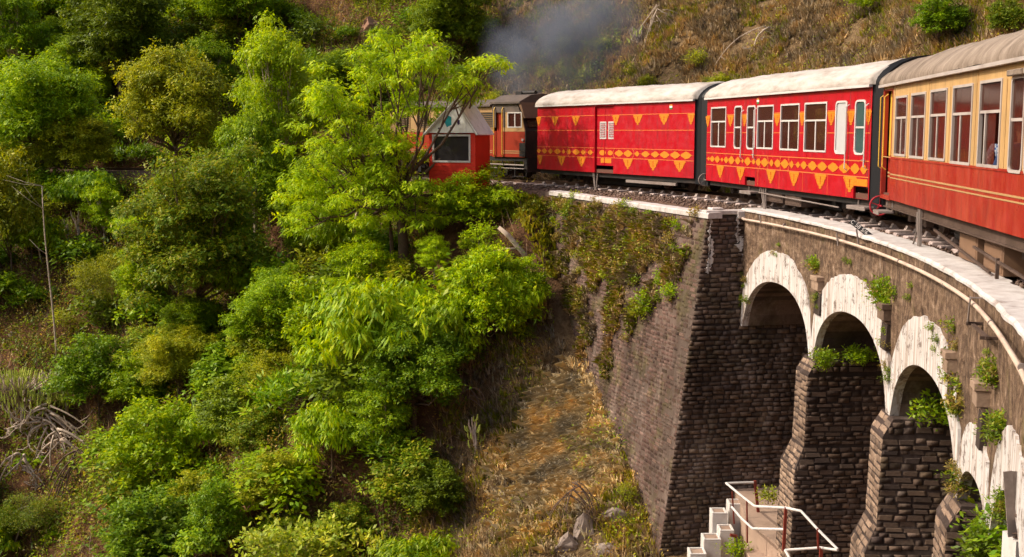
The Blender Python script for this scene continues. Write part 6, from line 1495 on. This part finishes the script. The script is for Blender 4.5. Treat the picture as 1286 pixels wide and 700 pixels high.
def pole_tree(px, py, ty, label, r0, seed, lean=0, mat='bark_pale', tw=5):
    rr = random.Random(seed); p = hitp(px, py); H_ = (py-ty)/FOC*p.y*1.02; root = empty('bare_tree', p, 0, label, 'tree')
    pts = [Vector((lean*t_*H_+.05*math.sin(5*t_+seed), 0, t_*H_)) for t_ in np.linspace(-.05, 1, 9)]; m = MB(); m.tube(pts, [r0*(1-.55*i/8) for i in range(9)], 8); m.build('trunk', M[mat], root, smooth=True)
    for k in range(tw):
        i = rr.randrange(4, 9); q = pts[i]; s_ = rr.choice((-1, 1)); d_ = Vector((s_*rr.uniform(.3, 1), rr.uniform(-.4, .4), rr.uniform(.1, .7)))*H_*.2
        m = MB(); m.tube([q, q+d_*.5, q+d_+Vector((0, 0, .1))], [r0*.3, r0*.2, r0*.08], 5); m.build('limb', M[mat], root, smooth=True)
pole_tree(70, 450, 235, 'slender bare trunk standing over the large euphorbia', .045, 1, -.03)
pole_tree(443, 358, 262, 'pale thick bare trunk left of the big lime tree trunk', .12, 2, .07, tw=3)
pole_tree(52, 330, 215, 'thin bare trunk at the left edge', .04, 3, -.12)
pole_tree(172, 375, 300, 'short pale stem beside the yellow shrub', .035, 4, .05)
pole_tree(495, 345, 250, 'second brown trunk close behind the big lime tree', .09, 5, -.1, 'bark_brown')
# rocks
def rock(px, py, w, h, seed, label, mat='rock_grey', tilt=0):
    rr = random.Random(seed); p = hitp(px, py); s = p.y/FOC; bm = bmesh.new()
    for _ in range(22):
        n_ = Vector((rr.uniform(-1, 1), rr.uniform(-1, 1), rr.uniform(-1, 1))); n_ = n_.normalized()*rr.uniform(.75, 1.1); bm.verts.new((n_.x*w*s*.55, n_.y*w*s*.32, n_.z*h*s*.55))
    hull = bmesh.ops.convex_hull(bm, input=bm.verts); bmesh.ops.delete(bm, geom=[g for g in hull['geom_interior'] if isinstance(g, bmesh.types.BMVert)], context='VERTS')
    bmesh.ops.subdivide_edges(bm, edges=bm.edges, cuts=2, use_grid_fill=True); bmesh.ops.triangulate(bm, faces=bm.faces)
    for v in bm.verts:
        f = .07*min(w, h)*s; v.co += Vector((float(fbm(np.array(v.co.x*7+seed), np.array(v.co.z*9), 3, seed)), .8*float(fbm(np.array(v.co.z*12+seed), np.array(v.co.x*5), 3, seed+5)), float(fbm(np.array(v.co.y*7), np.array(v.co.x*8+seed), 3, seed+9))))*f*2
    bmesh.ops.rotate(bm, verts=bm.verts, cent=(0, 0, 0), matrix=Matrix.Rotation(tilt, 3, 'Y')); me = bpy.data.meshes.new('rock'); bm.to_mesh(me); bm.free(); me.materials.append(M[mat])
    o = link('rock', me, None, p+Vector((0, .06, -.08))); return tag(o, label, 'rock')
rock(735, 672, 34, 62, 1, 'tall pale grey rock face in the dry slope at the bottom'); rock(706, 690, 40, 50, 2, 'cracked grey rock at the bottom edge left of the tall rock face', tilt=.5)
rock(775, 648, 60, 34, 3, 'dark layered rock ledge at the foot of the retaining wall', 'rock_grey', .35); rock(765, 688, 44, 26, 4, 'low grey rock at the bottom edge by the wall foot', tilt=-.2)
rock(720, 385, 26, 60, 5, 'brown rock rib against the overgrown retaining wall', 'rock_brown', .4); rock(668, 385, 24, 30, 6, 'tan boulder on the bank below the earth bench', 'rock_brown'); rock(640, 265, 20, 16, 7, 'pale boulder at the end of the white coping', 'rock_grey')
rock(18, 418, 16, 12, 8, 'small grey stone on red earth at the left edge'); 
rock(480, 275, 34, 26, 10, 'brown rock behind the big lime tree trunk', 'rock_brown'); rock(115, 160, 24, 18, 11, 'pinkish boulder on the bare slope at upper left', 'rock_brown'); rock(470, 40, 40, 46, 12, 'red brown rock outcrop high on the slope', 'rock_brown')
# small loose stones on the bare slopes
x, y, z, r, ph = scatter(5000, 91); P = np.stack([x, y, z], -1); pebbles('scattered_stones', P, np.clip(np.abs(rng.normal(0, .025, len(P)))+.02, 0, .075), M['ballast_stone'], kind='stuff')

# ------------------------------------------------------------------ diesel smoke drifting over the engine
t = NT('smoke'); t.t.nodes.remove(t.b); pv = t.n('VolumePrincipled'); pv.inputs['Color'].default_value = (.34, .38, .47, 1)
tc_ = t.n('TexCoord'); nz_ = t.n('TexNoise'); nz_.inputs['Scale'].default_value = 1.6; nz_.inputs['Detail'].default_value = 4; t.l(tc_.outputs['Object'], nz_.inputs['Vector'])
ln_ = t.n('VectorMath', operation='LENGTH'); t.l(tc_.outputs['Object'], ln_.inputs[0])
fal = t.n('MapRange'); fal.inputs[1].default_value = .15; fal.inputs[2].default_value = 1.0; fal.inputs[3].default_value = 1; fal.inputs[4].default_value = 0; t.l(ln_.outputs['Value'], fal.inputs[0])
dn = t.math('MULTIPLY', t.ramp(nz_.outputs[0], [(.42, 0), (.7, 1)]), fal.outputs[0]); dn = t.math('MULTIPLY', dn, 2.1); t.l(dn, pv.inputs['Density']); t.l(pv.outputs[0], t.out.inputs['Volume']); M['smoke'] = t.m
for loc_, sc_, rz_ in (((1.2, 44.8, 4.9), (2.6, 1.6, 2.6), 0), ((2.9, 45.6, 5.8), (2.3, 1.5, 2.9), .3)):
    bm = bmesh.new(); bmesh.ops.create_icosphere(bm, subdivisions=3, radius=1.0); me = bpy.data.meshes.new('smoke'); bm.to_mesh(me); bm.free(); me.materials.append(M['smoke'])
    o = link('smoke', me, None, loc_); o.scale = sc_; o.rotation_euler = (0, .2, rz_); tag(o, 'thin grey blue diesel smoke drifting above the engine', 'smoke', 'diesel smoke', 'stuff')
